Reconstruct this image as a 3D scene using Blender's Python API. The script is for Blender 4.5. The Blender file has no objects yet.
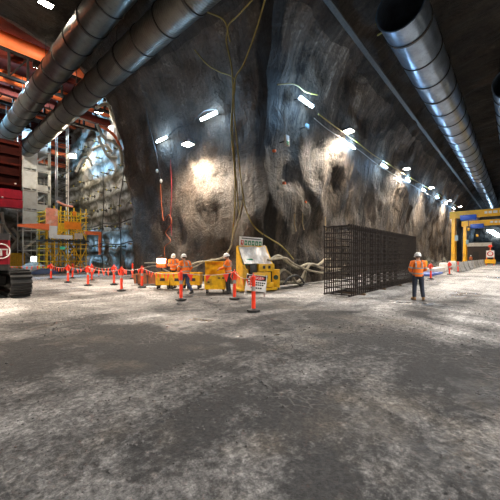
import bpy, bmesh, math, random
from mathutils import Vector, Matrix, noise
R = random.Random(7)
SC = bpy.context.scene
COL = SC.collection
S_, C_ = math.sin(math.radians(41.6)), math.cos(math.radians(41.6))
EYE = 1.65
F = 300.0
HOR = 256.0
YAW = math.radians(41.6 - 90)      # local +Y of a thing turned by YAW points where the camera looks

# ---------------------------------------------------------------- survey helpers
def ray(px, py):
    x, z = (px-250)/F, (HOR-py)/F
    return Vector((S_*x + C_, -C_*x + S_, z))
def at_depth(px, py, d):
    return Vector((0, 0, EYE)) + ray(px, py)*d
def on_floor(px, py):
    r = ray(px, py)
    return Vector((0, 0, EYE)) + r*(-EYE/r.z)
def on_x(px, py, X):
    r = ray(px, py); return Vector((0, 0, EYE)) + r*(X/r.x)
def on_y(px, py, Y):
    r = ray(px, py); return Vector((0, 0, EYE)) + r*(Y/r.y)

# ---------------------------------------------------------------- the vault section
PROF = [(0, -.6), (0, 0), (.12, 3), (.4, 6.2), (.85, 9.0), (1.6, 11.9), (2.75, 14.0), (4.3, 15.3), (6.3, 16.15), (8.2, 16.4), (10, 16.5)]
def catmull(P, n):
    out = []
    for i in range(len(P)-1):
        p0 = P[max(i-1, 0)]; p1 = P[i]; p2 = P[i+1]; p3 = P[min(i+2, len(P)-1)]
        for k in range(n):
            t = k/n
            out.append(tuple(.5*((2*p1[j]) + (-p0[j]+p2[j])*t + (2*p0[j]-5*p1[j]+4*p2[j]-p3[j])*t*t + (-p0[j]+3*p1[j]-3*p2[j]+p3[j])*t**3) for j in range(len(p1))))
    out.append(tuple(P[-1]))
    return out
def resample(P, step):
    out = [P[0]]; acc = 0
    for a, b in zip(P, P[1:]):
        acc += math.dist(a, b)
        if acc >= step: out.append(b); acc = 0
    if out[-1] != P[-1]: out.append(P[-1])
    return out
FINE = catmull(PROF, 40)
SEC = resample(FINE, .33)
def inset(z):
    if z <= 0: return 0
    for a, b in zip(FINE, FINE[1:]):
        if a[1] <= z <= b[1]: return a[0] + (b[0]-a[0])*(z-a[1])/max(b[1]-a[1], 1e-6)
    return 10
CB, WB = 2.5, 10.0        # cross vault: centre line X and half width
PORTAL = 23.7
SHX, SHY, SHZ = 14.0, 46.0, 21.0
def open_space(p):
    if p.z < 0: return False
    i = inset(p.z) if p.z < 16.5 else 99
    if -25 < p.x < 125 and abs(p.y) < 10 - i: return True
    if 0 <= p.y < PORTAL and abs(p.x-CB) < WB - i: return True
    return PORTAL <= p.y < SHY and -10 < p.x < SHX and p.z < SHZ
def hit(px, py, off=0.0):
    """the wall point seen at a pixel, OFF metres in front of it"""
    r = ray(px, py); o = Vector((0, 0, EYE)); t = 3.0
    while open_space(o + r*t) and t < 140: t += .1
    lo, hi = t-.1, t
    for _ in range(20):
        m = (lo+hi)/2
        if open_space(o + r*m): lo = m
        else: hi = m
    n = r.normalized()
    return o + r*lo - n*off

# ---------------------------------------------------------------- materials
class NT:
    def __init__(s, m):
        m.use_nodes = True; s.t = m.node_tree; s.t.nodes.clear()
    def n(s, typ, **kw):
        nd = s.t.nodes.new(typ)
        for k, v in kw.items():
            if k.startswith('i_'):
                key = k[2:]; key = int(key) if key.isdigit() else key.replace('_', ' ')
                if isinstance(v, bpy.types.NodeSocket): s.t.links.new(v, nd.inputs[key])
                else: nd.inputs[key].default_value = v
            else: setattr(nd, k, v)
        return nd
    def link(s, a, b): s.t.links.new(a, b)
    def coord(s, scale=(1, 1, 1), loc=(0, 0, 0), rot=(0, 0, 0)):
        tc = s.n('ShaderNodeTexCoord'); mp = s.n('ShaderNodeMapping')
        s.link(tc.outputs['Object'], mp.inputs[0])
        mp.inputs['Scale'].default_value = scale; mp.inputs['Location'].default_value = loc; mp.inputs['Rotation'].default_value = rot
        return mp.outputs[0]
    def noise(s, vec, scale, detail=5, rough=.6, dist=0):
        nd = s.n('ShaderNodeTexNoise', i_Scale=scale, i_Detail=detail, i_Roughness=rough, i_Distortion=dist)
        if vec is not None: s.link(vec, nd.inputs['Vector'])
        return nd.outputs['Fac']
    def ramp(s, fac, lo, hi, a=0.0, b=1.0):
        nd = s.n('ShaderNodeMapRange', i_1=lo, i_2=hi, i_3=a, i_4=b); s.link(fac, nd.inputs[0]); return nd.outputs[0]
    def math(s, op, a, b=0.0, c=None):
        nd = s.n('ShaderNodeMath', operation=op)
        for i, v in enumerate((a, b, c)):
            if v is None: continue
            if isinstance(v, bpy.types.NodeSocket): s.link(v, nd.inputs[i])
            else: nd.inputs[i].default_value = v
        return nd.outputs[0]
    def mix(s, fac, a, b, mode='MIX'):
        nd = s.n('ShaderNodeMixRGB', blend_type=mode)
        for i, v in enumerate((fac, a, b)):
            if isinstance(v, bpy.types.NodeSocket): s.link(v, nd.inputs[i])
            else: nd.inputs[i].default_value = (*v, 1) if isinstance(v, tuple) else v
        return nd.outputs[0]
    def out(s, col=None, rough=.6, metal=0.0, height=None, bump=.3, dist=.05, emit=None, estr=0, spec=.5, alpha=None, trans=None):
        b = s.n('ShaderNodeBsdfPrincipled')
        def put(k, v):
            if v is None: return
            if isinstance(v, bpy.types.NodeSocket): s.link(v, b.inputs[k])
            else: b.inputs[k].default_value = (*v, 1) if isinstance(v, tuple) else v
        put('Base Color', col); put('Roughness', rough); put('Metallic', metal); put('Specular IOR Level', spec)
        put('Emission Color', emit); put('Emission Strength', estr); put('Alpha', alpha); put('Transmission Weight', trans)
        if height is not None:
            bp = s.n('ShaderNodeBump', i_Strength=bump, i_Distance=dist); s.link(height, bp.inputs['Height']); s.link(bp.outputs[0], b.inputs['Normal'])
        o = s.n('ShaderNodeOutputMaterial'); s.link(b.outputs[0], o.inputs[0])
        return b
MATS = {}
def paint(name, col, rough=.5, metal=0.0, var=.25, scale=6.0, dirt=None, bump=.1, spec=.5):
    """painted, cast or woven surface with wear in its colour"""
    if name in MATS: return MATS[name]
    m = bpy.data.materials.new(name); t = NT(m); v = t.coord()
    f = t.noise(v, scale, 5)
    dark = tuple(c*(1-var) for c in col); light = tuple(min(1, c*(1+var*.5)) for c in col)
    c = t.mix(t.ramp(f, .3, .7), dark, light)
    if dirt:
        c = t.mix(t.ramp(t.noise(t.coord(loc=(3, 1, 7)), scale*.6, 6, .7), .52, .7, 0, .75), c, dirt)
    t.out(c, rough, metal, t.noise(v, scale*5, 4), bump, .01, spec=spec)
    MATS[name] = m
    return m
def glow(name, col, strength):
    if name in MATS: return MATS[name]
    m = bpy.data.materials.new(name); t = NT(m)
    t.out(tuple(min(1, c) for c in col), .4, emit=col, estr=strength)
    MATS[name] = m
    return m

# ---------------------------------------------------------------- mesh helpers
class MB:
    def __init__(s): s.b = bmesh.new()
    def box(s, c, d, rot=None, bev=0.0):
        r = bmesh.ops.create_cube(s.b, size=1.0); vs = r['verts']
        bmesh.ops.scale(s.b, verts=vs, vec=d)
        if bev > 0:
            es = list({e for v in vs for e in v.link_edges})
            rb = bmesh.ops.bevel(s.b, geom=es, offset=bev, segments=2, affect='EDGES', profile=.5)
            vs = list({v for f in rb['faces'] for v in f.verts} | {v for v in vs if v.is_valid})
        if rot is not None: bmesh.ops.rotate(s.b, verts=vs, cent=(0, 0, 0), matrix=rot)
        bmesh.ops.translate(s.b, verts=vs, vec=c)
        return s
    def bar(s, a, b, w, h=None, bev=0):
        """a straight bar of rectangular section from a to b"""
        a, b = Vector(a), Vector(b); d = b-a; q = d.to_track_quat('Y', 'Z').to_matrix()
        return s.box((a+b)/2, (w, d.length, h or w), q, bev)
    def tube(s, pts, rad, seg=10, flat=1.0, cap=True):
        pts = [Vector(p) for p in pts]
        rr = rad if isinstance(rad, (list, tuple)) else [rad]*len(pts)
        t = (pts[1]-pts[0]).normalized()
        ref = Vector((0, 0, 1)) if abs(t.z) < .9 else Vector((1, 0, 0))
        n = t.cross(ref).normalized(); rings = []
        for i, p in enumerate(pts):
            t2 = (pts[min(i+1, len(pts)-1)] - pts[max(i-1, 0)])
            t2 = t2.normalized() if t2.length > 1e-9 else t
            n = (n - t2*n.dot(t2)); n = n.normalized() if n.length > 1e-6 else t2.orthogonal().normalized()
            bn = t2.cross(n)
            rings.append([s.b.verts.new(p + (n*math.cos(k*math.tau/seg) + bn*math.sin(k*math.tau/seg)*flat)*rr[i]) for k in range(seg)])
        for A, B in zip(rings, rings[1:]):
            for k in range(seg): s.b.faces.new((A[k], A[(k+1) % seg], B[(k+1) % seg], B[k]))
        if cap:
            s.b.faces.new(rings[0][::-1]); s.b.faces.new(rings[-1])
        return s
    def loft(s, rings, cap=True):
        """rings: lists of points"""
        R_ = [[s.b.verts.new(p) for p in r] for r in rings]; n = len(R_[0])
        for A, B in zip(R_, R_[1:]):
            for k in range(n): s.b.faces.new((A[k], A[(k+1) % n], B[(k+1) % n], B[k]))
        if cap: s.b.faces.new(R_[0][::-1]); s.b.faces.new(R_[-1])
        return s
    def lathe(s, prof, seg=16, c=(0, 0, 0)):
        rings = [[(c[0]+r*math.cos(k*math.tau/seg), c[1]+r*math.sin(k*math.tau/seg), c[2]+z) for k in range(seg)] for r, z in prof]
        return s.loft(rings)
    def prism(s, poly, axis, a, b):
        """extrude a polygon given in the two other axes along AXIS from a to b"""
        def p(u, v, w): return {'x': (w, u, v), 'y': (u, w, v), 'z': (u, v, w)}[axis]
        return s.loft([[p(u, v, a) for u, v in poly], [p(u, v, b) for u, v in poly]])
    def ball(s, c, r, sub=2, sc=(1, 1, 1)):
        q = bmesh.ops.create_icosphere(s.b, subdivisions=sub, radius=r)
        bmesh.ops.scale(s.b, verts=q['verts'], vec=sc); bmesh.ops.translate(s.b, verts=q['verts'], vec=c)
        return s
    def torus(s, c, R0, r, rot=None, seg=28, sec=8):
        rings = []
        for i in range(seg):
            a = i*math.tau/seg; ring = []
            for k in range(sec):
                b = k*math.tau/sec; v = Vector(((R0+r*math.cos(b))*math.cos(a), (R0+r*math.cos(b))*math.sin(a), r*math.sin(b)))
                if rot is not None: v = rot @ v
                ring.append(s.b.verts.new(v+Vector(c)))
            rings.append(ring)
        for i in range(seg):
            A, B = rings[i], rings[(i+1) % seg]
            for k in range(sec): s.b.faces.new((A[k], A[(k+1) % sec], B[(k+1) % sec], B[k]))
        return s
    def build(s, name, m, parent=None, smooth=True, loc=None, angle=40):
        bmesh.ops.recalc_face_normals(s.b, faces=s.b.faces)
        me = bpy.data.meshes.new(name); s.b.to_mesh(me); s.b.free()
        me.materials.append(m)
        if smooth:
            me.shade_smooth()
            try: me.set_sharp_from_angle(angle=math.radians(angle))
            except Exception: pass
        o = bpy.data.objects.new(name, me); COL.objects.link(o)
        if parent is not None: o.parent = parent
        if loc is not None: o.location = loc
        return o
def tag(o, label=None, cat=None, group=None, kind=None):
    if label: o['label'] = label
    if cat: o['category'] = cat
    if group: o['group'] = group
    if kind: o['kind'] = kind
    return o
def thing(name, label, cat, loc=(0, 0, 0), rz=0.0, group=None):
    o = bpy.data.objects.new(name, None); COL.objects.link(o)
    o.location = loc; o.rotation_euler = (0, 0, rz); o.empty_display_size = .2
    return tag(o, label, cat, group)
def dup(root, loc, rz=None, label=None, group=None):
    r = root.copy(); COL.objects.link(r); r.location = loc
    if rz is not None: r.rotation_euler = (0, 0, rz)
    if label: r['label'] = label
    if group: r['group'] = group
    for ch in list(root.children):
        c = ch.copy(); COL.objects.link(c); c.parent = r
        for g in list(ch.children):
            d = g.copy(); COL.objects.link(d); d.parent = c
    return r
def smooth_path(pts, n=8):
    return [Vector(p) for p in catmull([tuple(p) for p in pts], n)]

# ---------------------------------------------------------------- shared materials
YEL = paint('yellow_paint', (.78, .44, .008), .45, var=.25, scale=5, dirt=(.24, .14, .03))
CRANE = paint('crane_yellow', (.95, .50, .012), .4, var=.15, scale=2, dirt=(.50, .26, .03))
ORANGE_STEEL = paint('orange_steel', (.90, .19, .055), .5, var=.2, scale=1.5, dirt=(.55, .11, .04))
RED_STEEL = paint('red_oxide_steel', (.085, .012, .007), .7, var=.45, scale=1.2, dirt=(.03, .01, .008), spec=.2)
CRIMSON = paint('crimson_paint', (.30, .004, .016), .5, var=.25, scale=3, spec=.3)
BLACK = paint('black_rubber', (.018, .018, .018), .6, var=.4, scale=20)
DARK = paint('dark_steel', (.05, .048, .045), .5, .4, var=.4, scale=8)
RUST = paint('rusty_bar', (.026, .019, .015), .7, .2, var=.45, scale=9, dirt=(.05, .027, .015))
GALV = paint('galvanised_steel', (.55, .56, .57), .38, .85, var=.25, scale=2)
WHITE = paint('white_paint', (.72, .72, .69), .5, var=.15, scale=4, dirt=(.42, .40, .34))
SAFETY = paint('safety_red_plastic', (.92, .055, .02), .45, var=.1, scale=8)
FLAGM = paint('flag_fabric', (.95, .07, .03), .7, var=.15, scale=12)
SILVER = paint('reflective_tape', (.34, .32, .30), .4, .1, var=.1, scale=12)
HIVIS = paint('high_visibility_orange', (.92, .19, .010), .75, var=.2, scale=14, bump=.3)
NAVY = paint('navy_cotton', (.02, .026, .045), .85, var=.35, scale=14, bump=.3)
BLKC = paint('black_cotton', (.012, .012, .014), .85, var=.35, scale=14, bump=.3)
SKIN = paint('skin_tone', (.45, .25, .17), .55, var=.15, scale=20)
HAIR = paint('brown_hair', (.04, .022, .014), .7, var=.3, scale=40)
HELM = paint('white_helmet_plastic', (.85, .85, .84), .3, var=.06, scale=6)
BOOT = paint('tan_boot_leather', (.28, .15, .06), .7, var=.3, scale=16)
HOSE = paint('pale_hose_rubber', (.36, .32, .23), .55, var=.3, scale=6, dirt=(.14, .12, .09))
YCABLE = paint('yellow_cable_sheath', (.30, .235, .06), .55, var=.3, scale=4)
OCORD = paint('orange_cord_sheath', (.36, .08, .02), .55, var=.3, scale=5)
RCORD = paint('red_cord_sheath', (.24, .012, .022), .55, var=.2, scale=5)
BCABLE = paint('black_cable_sheath', (.03, .03, .03), .5, var=.3, scale=5)
CONC = paint('barrier_concrete', (.33, .32, .30), .85, var=.3, scale=3, dirt=(.14, .13, .12), bump=.35)
BLUE = paint('blue_paint', (.02, .10, .55), .4, var=.2, scale=6)
COOL = glow('cool_tube', (.72, .88, 1.0), 26)
WARM = glow('warm_lens', (1.0, .86, .68), 60)
GREEN = paint('sign_green', (.01, .22, .09), .5, var=.05)
SIGNRED = paint('sign_red', (.55, .02, .02), .5, var=.05)
SIGNBLK = paint('sign_black', (.012, .012, .012), .5, var=.1)
SIGNWHT = paint('sign_white', (.80, .80, .78), .45, var=.06, dirt=(.6, .58, .52))
FLOOD_E, SOUTH_E, SHAFT_E, EXPO = 4400, 7600, 2600, 0.42
# ================================================================ SETTING
def vault_mat(name, axis, tone=1.0):
    m = bpy.data.materials.new(name); t = NT(m)
    st = (1.0, .10, .10) if axis == 'x' else (.10, 1.0, .10)
    v = t.coord(); vs = t.coord(scale=st)
    blot = t.noise(v, .42, 7, .62, .6)
    streak = t.noise(vs, 1.15, 6, .65, .4)
    finestreak = t.noise(t.coord(scale=tuple(x*1.0 for x in st), loc=(5, 3, 1)), 3.6, 5, .7)
    fine = t.noise(v, 5.5, 7, .72)
    k = t.math('ADD', t.math('MULTIPLY', blot, .5), t.math('MULTIPLY', streak, .5 if axis == 'x' else .30))
    k = t.math('ADD', k, t.math('MULTIPLY', t.math('SUBTRACT', finestreak, .5), .34 if axis == 'x' else .16))
    k = t.math('ADD', k, t.math('MULTIPLY', t.math('SUBTRACT', fine, .5), .34))
    mid = .515 if axis == 'x' else .405
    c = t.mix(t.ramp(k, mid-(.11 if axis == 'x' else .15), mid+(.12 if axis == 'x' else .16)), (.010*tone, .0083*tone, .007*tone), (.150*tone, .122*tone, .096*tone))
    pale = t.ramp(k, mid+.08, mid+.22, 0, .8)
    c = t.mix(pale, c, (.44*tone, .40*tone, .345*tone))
    # brown iron staining and near-black bands along the groin
    c = t.mix(t.ramp(t.noise(t.coord(loc=(11, 4, 2)), .3, 5), .55, .75, 0, .35), c, (.13, .075, .045))
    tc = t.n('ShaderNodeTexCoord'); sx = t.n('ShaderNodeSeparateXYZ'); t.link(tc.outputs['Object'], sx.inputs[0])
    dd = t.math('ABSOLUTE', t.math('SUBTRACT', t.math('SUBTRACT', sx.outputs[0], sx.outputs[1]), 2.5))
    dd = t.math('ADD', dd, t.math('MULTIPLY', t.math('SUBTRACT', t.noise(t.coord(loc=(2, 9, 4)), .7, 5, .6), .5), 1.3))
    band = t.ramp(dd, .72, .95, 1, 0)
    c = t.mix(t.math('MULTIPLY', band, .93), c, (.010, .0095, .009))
    h = t.math('ADD', t.math('MULTIPLY', blot, 2.2), t.math('ADD', t.math('MULTIPLY', streak, 1.2), t.math('MULTIPLY', fine, .5)))
    t.out(c, t.ramp(streak, .3, .7, .5, .9), 0, h, .9, .26, spec=.35)
    return m
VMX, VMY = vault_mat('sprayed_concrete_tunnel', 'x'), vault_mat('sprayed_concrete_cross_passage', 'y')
VMC, VMD = vault_mat('tunnel_crown_painted_shade', 'x', .36), vault_mat('passage_crown_painted_shade', 'y', .5)  # wall concrete made darker: shade of the vault tops put into the colour
def wob(p):
    a = noise.noise_vector(Vector((p[0]*.23, p[1]*.23, p[2]*.23)))*.46
    b = noise.noise_vector(Vector((p[0]*.75+9, p[1]*.75, p[2]*.75)))*.24 + noise.noise_vector(Vector((p[0]*1.7+2, p[1]*1.7, p[2]*1.7)))*.08
    d = a + b
    return Vector((p[0]+d.x, p[1]+d.y, p[2] + (d.z if p[2] > .3 else 0)))
def sheet(name, grid, m, flip=False):
    bm = bmesh.new()
    V = [[bm.verts.new(wob(p)) for p in row] for row in grid]
    for A, B in zip(V, V[1:]):
        for k in range(len(A)-1):
            f = (A[k], A[k+1], B[k+1], B[k]); bm.faces.new(f[::-1] if flip else f)
    me = bpy.data.meshes.new(name); bm.to_mesh(me); bm.free(); me.materials.append(m); me.shade_smooth()
    o = bpy.data.objects.new(name, me); COL.objects.link(o); o['kind'] = 'structure'
    return o
def steps(a, b, n, pw):
    return [a + (b-a)*(i/n)**pw for i in range(n+1)]
SPLIT = next(i for i, (s, z) in enumerate(SEC) if z > 13.3)
LOW, HIGH = SEC[:SPLIT+1], SEC[SPLIT:]
# tunnel (along X), side the camera sees, from the groin to the far end
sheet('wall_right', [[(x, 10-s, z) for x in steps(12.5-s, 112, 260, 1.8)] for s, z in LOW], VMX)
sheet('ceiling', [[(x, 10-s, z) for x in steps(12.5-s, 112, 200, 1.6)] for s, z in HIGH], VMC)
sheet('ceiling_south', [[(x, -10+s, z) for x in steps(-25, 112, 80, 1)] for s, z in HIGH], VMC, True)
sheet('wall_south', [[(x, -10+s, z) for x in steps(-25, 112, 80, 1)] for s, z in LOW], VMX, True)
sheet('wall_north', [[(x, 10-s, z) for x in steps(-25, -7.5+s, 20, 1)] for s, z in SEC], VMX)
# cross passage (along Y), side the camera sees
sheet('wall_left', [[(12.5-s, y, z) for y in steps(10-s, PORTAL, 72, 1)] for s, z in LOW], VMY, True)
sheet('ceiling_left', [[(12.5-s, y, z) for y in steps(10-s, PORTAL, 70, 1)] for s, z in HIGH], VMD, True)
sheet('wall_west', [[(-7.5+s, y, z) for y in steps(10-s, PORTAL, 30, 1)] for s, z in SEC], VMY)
# ends
def endcap(name, X):
    bm = MB(); bm.prism([(-10+s, z) for s, z in SEC] + [(10-s, z) for s, z in SEC[::-1]][1:], 'x', X, X+.3)
    o = bm.build(name, VMX, smooth=False); o['kind'] = 'structure'
endcap('wall_far', 111.8); endcap('wall_rear', -25.2)
# portal face between the cross passage and the shaft, with a 0.5 m deep reveal
ring = [(12.5-s, z) for s, z in SEC] + [(-7.5+s, z) for s, z in SEC[::-1]][1:]
pm = MB()
outr = [(CB+(x-CB)*1.75, z*1.75) for x, z in ring]
pf = [[wob((x, PORTAL, z)) for x, z in ring], [wob((x+(.12 if x > CB else -.12), PORTAL+.55, z+.15)) for x, z in ring], [(x, PORTAL+.6, z) for x, z in outr]]
Rr = [[pm.b.verts.new(p) for p in r] for r in pf]
for A, B in zip(Rr, Rr[1:]):
    for k in range(len(A)-1): pm.b.faces.new((A[k], A[k+1], B[k+1], B[k]))
o = pm.build('wall_portal', VMY); o['kind'] = 'structure'

# shaft walls: benched, sprayed, pale
def shaft_mat():
    m = bpy.data.materials.new('shaft_sprayed_concrete'); t = NT(m); v = t.coord()
    tc = t.n('ShaderNodeTexCoord'); sx = t.n('ShaderNodeSeparateXYZ'); t.link(tc.outputs['Object'], sx.inputs[0])
    zz = t.math('ADD', sx.outputs[2], t.math('MULTIPLY', t.math('SUBTRACT', t.noise(v, .5, 5), .5), 1.1))
    seam = t.math('ABSOLUTE', t.math('SUBTRACT', t.math('FRACT', t.math('MULTIPLY', zz, 1/2.0)), .5))
    seam = t.ramp(seam, .25, .48, 0, 1)
    k = t.noise(v, .6, 7, .65, .5)
    c = t.mix(t.ramp(k, .40, .62), (.085, .085, .062), (.52, .56, .57))
    c = t.mix(t.math('MULTIPLY', seam, .9), c, (.04, .038, .026))
    c = t.mix(t.ramp(t.noise(t.coord(scale=(1, 1, .3), loc=(4, 4, 1)), 1.6, 6, .7), .52, .68, 0, .75), c, (.07, .066, .045))
    t.out(c, .8, 0, t.math('ADD', k, t.math('MULTIPLY', t.noise(v, 4, 6), .4)), .8, .2)
    return m
SHM = shaft_mat()
def bench(z):
    f = (z/2.0) % 1
    return .28*(f if f < .85 else (1-f)/.15*.85) + .0*z
def seg(n, a, b): return [a + (b-a)*i/n for i in range(n+1)]
sheet('wall_shaft_side', [[(SHX + bench(z), y, z) for y in seg(60, PORTAL+.3, SHY+.4)] for z in seg(84, -.4, SHZ+.5)], SHM, True)
sheet('wall_shaft_end', [[(x, SHY + bench(z+1), z) for x in seg(60, -10.3, SHX+.4)] for z in seg(84, -.4, SHZ+.5)], SHM)
sheet('wall_shaft_west', [[(-10, y, z) for y in seg(20, PORTAL+.3, SHY+.4)] for z in seg(20, -.4, SHZ+.5)], SHM)
rb = MB(); rb.box((2, 35, SHZ+.4), (26, 24, .4)); o = rb.build('ceiling_shaft', RED_STEEL, smooth=False); o['kind'] = 'structure'

# floor: muddy haul-road slab
def floor_mat():
    m = bpy.data.materials.new('muddy_concrete_slab'); t = NT(m)
    v = t.coord(); 
    tc = t.n('ShaderNodeTexCoord'); sx = t.n('ShaderNodeSeparateXYZ'); t.link(tc.outputs['Object'], sx.inputs[0])
    big = t.noise(t.coord(loc=(13.2, 4.1, 0)), .26, 6, .6, .8)
    trail = t.noise(t.coord(scale=(.13, 1.0, 1), rot=(0, 0, -.12)), .75, 6, .62, .3)
    trail2 = t.noise(t.coord(scale=(1.0, .2, 1), rot=(0, 0, .5), loc=(7, 2, 0)), .6, 5, .6, .3)
    med = t.noise(v, 1.5, 7, .68, .6)
    fine = t.noise(v, 11, 6, .75)
    grit = t.noise(v, 55, 4, .7)
    k = t.math('ADD', t.math('MULTIPLY', big, .56), t.math('MULTIPLY', trail, .32))
    k = t.math('ADD', k, t.math('MULTIPLY', trail2, .18))
    k = t.math('ADD', k, t.math('MULTIPLY', med, .20))
    k = t.math('ADD', k, t.math('MULTIPLY', t.math('SUBTRACT', fine, .5), .24))
    # the churned mud lies where the plant turns, in the middle of the crossing; the haul road and the shaft apron are drier and paler
    rr = t.math('SQRT', t.math('ADD', t.math('POWER', t.math('SUBTRACT', sx.outputs[0], 2.0), 2.0), t.math('POWER', t.math('SUBTRACT', sx.outputs[1], 1.0), 2.0)))
    dry = t.ramp(t.math('ADD', rr, t.math('MULTIPLY', t.math('SUBTRACT', big, .5), 9.0)), 5.5, 12.5, -.075, .105)
    k = t.math('ADD', k, dry)
    c = t.mix(t.ramp(k, .53, .735), (.026, .0255, .026), (.285, .273, .263))
    c = t.mix(t.ramp(k, .70, .82, 0, .9), c, (.58, .565, .55))
    c = t.mix(t.ramp(t.noise(t.coord(loc=(3, 8, 0)), .5, 5), .56, .72, 0, .4), c, (.20, .165, .125))
    # cracked mud cast off tyre treads, in patches
    vo = t.n('ShaderNodeTexVoronoi', feature='DISTANCE_TO_EDGE', i_Scale=6.5)
    t.link(t.coord(scale=(1.25, .8, 1), rot=(0, 0, .5)), vo.inputs['Vector'])
    crack = t.ramp(vo.outputs['Distance'], .02, .11, 1, 0)
    patch = t.ramp(t.noise(t.coord(loc=(21, 5, 0)), .55, 4), .52, .60)
    ck = t.math('MULTIPLY', crack, patch)
    c = t.mix(t.math('MULTIPLY', ck, .16), c, (.36, .33, .30))
    # chevrons pressed by wheels running along the tunnel
    wv = t.n('ShaderNodeTexWave', i_Scale=2.4, i_Distortion=1.2, i_Detail=2.0); wv.bands_direction = 'X'
    t.link(t.coord(rot=(0, 0, .5)), wv.inputs['Vector'])
    lane = t.ramp(t.noise(t.coord(scale=(.1, 1.1, 1), loc=(2, 3, 0)), .9, 3), .56, .62)
    tread = t.math('MULTIPLY', wv.outputs['Fac'], lane)
    c = t.mix(t.math('MULTIPLY', tread, .28), c, (.05, .046, .044))
    c = t.mix(1.0, c, t.mix(t.ramp(fine, .34, .66), (.62, .62, .62), (1.32, 1.32, 1.32)), 'MULTIPLY')
    c = t.mix(1.0, c, t.mix(t.ramp(t.noise(t.coord(loc=(8, 3, 1)), 26, 5, .75), .38, .62), (.5, .5, .5), (1.4, 1.4, 1.4)), 'MULTIPLY')
    c = t.mix(t.ramp(grit, .57, .66, 0, .8), c, (.025, .024, .024))
    speck = t.math('MULTIPLY', t.ramp(t.noise(t.coord(loc=(1, 1, 3)), 17, 4, .8), .55, .62), t.ramp(t.noise(t.coord(loc=(6, 2, 0)), .8, 4), .45, .62))
    c = t.mix(t.math('MULTIPLY', speck, .85), c, (.028, .027, .027))
    wet = t.ramp(t.math('ADD', t.noise(t.coord(loc=(4.6, 17.5, 0)), .34, 5, .6, .5), t.math('MULTIPLY', t.math('SUBTRACT', med, .5), .3)), .57, .67)
    c = t.mix(t.math('MULTIPLY', wet, .30), c, (.055, .053, .052))
    rough = t.math('SUBTRACT', .82, t.math('MULTIPLY', wet, .60))
    rough = t.math('ADD', rough, t.math('MULTIPLY', t.math('SUBTRACT', fine, .5), .35))
    h = t.math('ADD', t.math('MULTIPLY', med, .8), t.math('MULTIPLY', fine, .55))
    h = t.math('ADD', h, t.math('MULTIPLY', grit, .2))
    h = t.math('ADD', h, t.math('MULTIPLY', ck, -.22)); h = t.math('ADD', h, t.math('MULTIPLY', tread, -.25))
    t.out(c, rough, 0, h, .6, .06, spec=.38)
    return m
FLM = floor_mat()
fb = bmesh.new()
xs = [-25.5 + i*.75 for i in range(0, 45)] + [9 + i*2.0 for i in range(0, 53)]
ys = [-10.5 + i*.75 for i in range(0, 78)]
gv = [[fb.verts.new((x, y, -.028 + .028*noise.noise(Vector((x*.35, y*.35, 3))))) for y in ys] for x in xs]
for A, B in zip(gv, gv[1:]):
    for k in range(len(ys)-1): fb.faces.new((A[k], B[k], B[k+1], A[k+1]))
me = bpy.data.meshes.new('floor'); fb.to_mesh(me); fb.free(); me.materials.append(FLM); me.shade_smooth()
fo = bpy.data.objects.new('floor', me); COL.objects.link(fo); fo['kind'] = 'structure'

# loose stones on the slab
gb = bmesh.new()
for _ in range(4200):
    u = R.random(); d = 2.0 + 11*u**1.5
    px = R.uniform(-10, 510)
    p = Vector((0, 0, EYE)) + ray(px, HOR)*d
    if noise.noise(Vector((p.x*.5, p.y*.5, 1))) < R.uniform(-.25, .38): continue
    r = R.uniform(.0035, .012) * (1.8 if R.random() < .05 else 1) * (1 + d*.035)
    q = bmesh.ops.create_icosphere(gb, subdivisions=1, radius=r)
    for vv in q['verts']: vv.co = Vector((vv.co.x*R.uniform(.7, 1.4), vv.co.y*R.uniform(.7, 1.4), vv.co.z*R.uniform(.5, .9))) + Vector((p.x, p.y, -.012))
me = bpy.data.meshes.new('gravel'); gb.to_mesh(me); gb.free(); me.materials.append(paint('crushed_stone', (.075, .07, .068), .8, var=.5, scale=3))
go = bpy.data.objects.new('gravel', me); COL.objects.link(go)
tag(go, 'loose dark gravel scattered over the muddy slab', 'gravel', kind='stuff')

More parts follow.
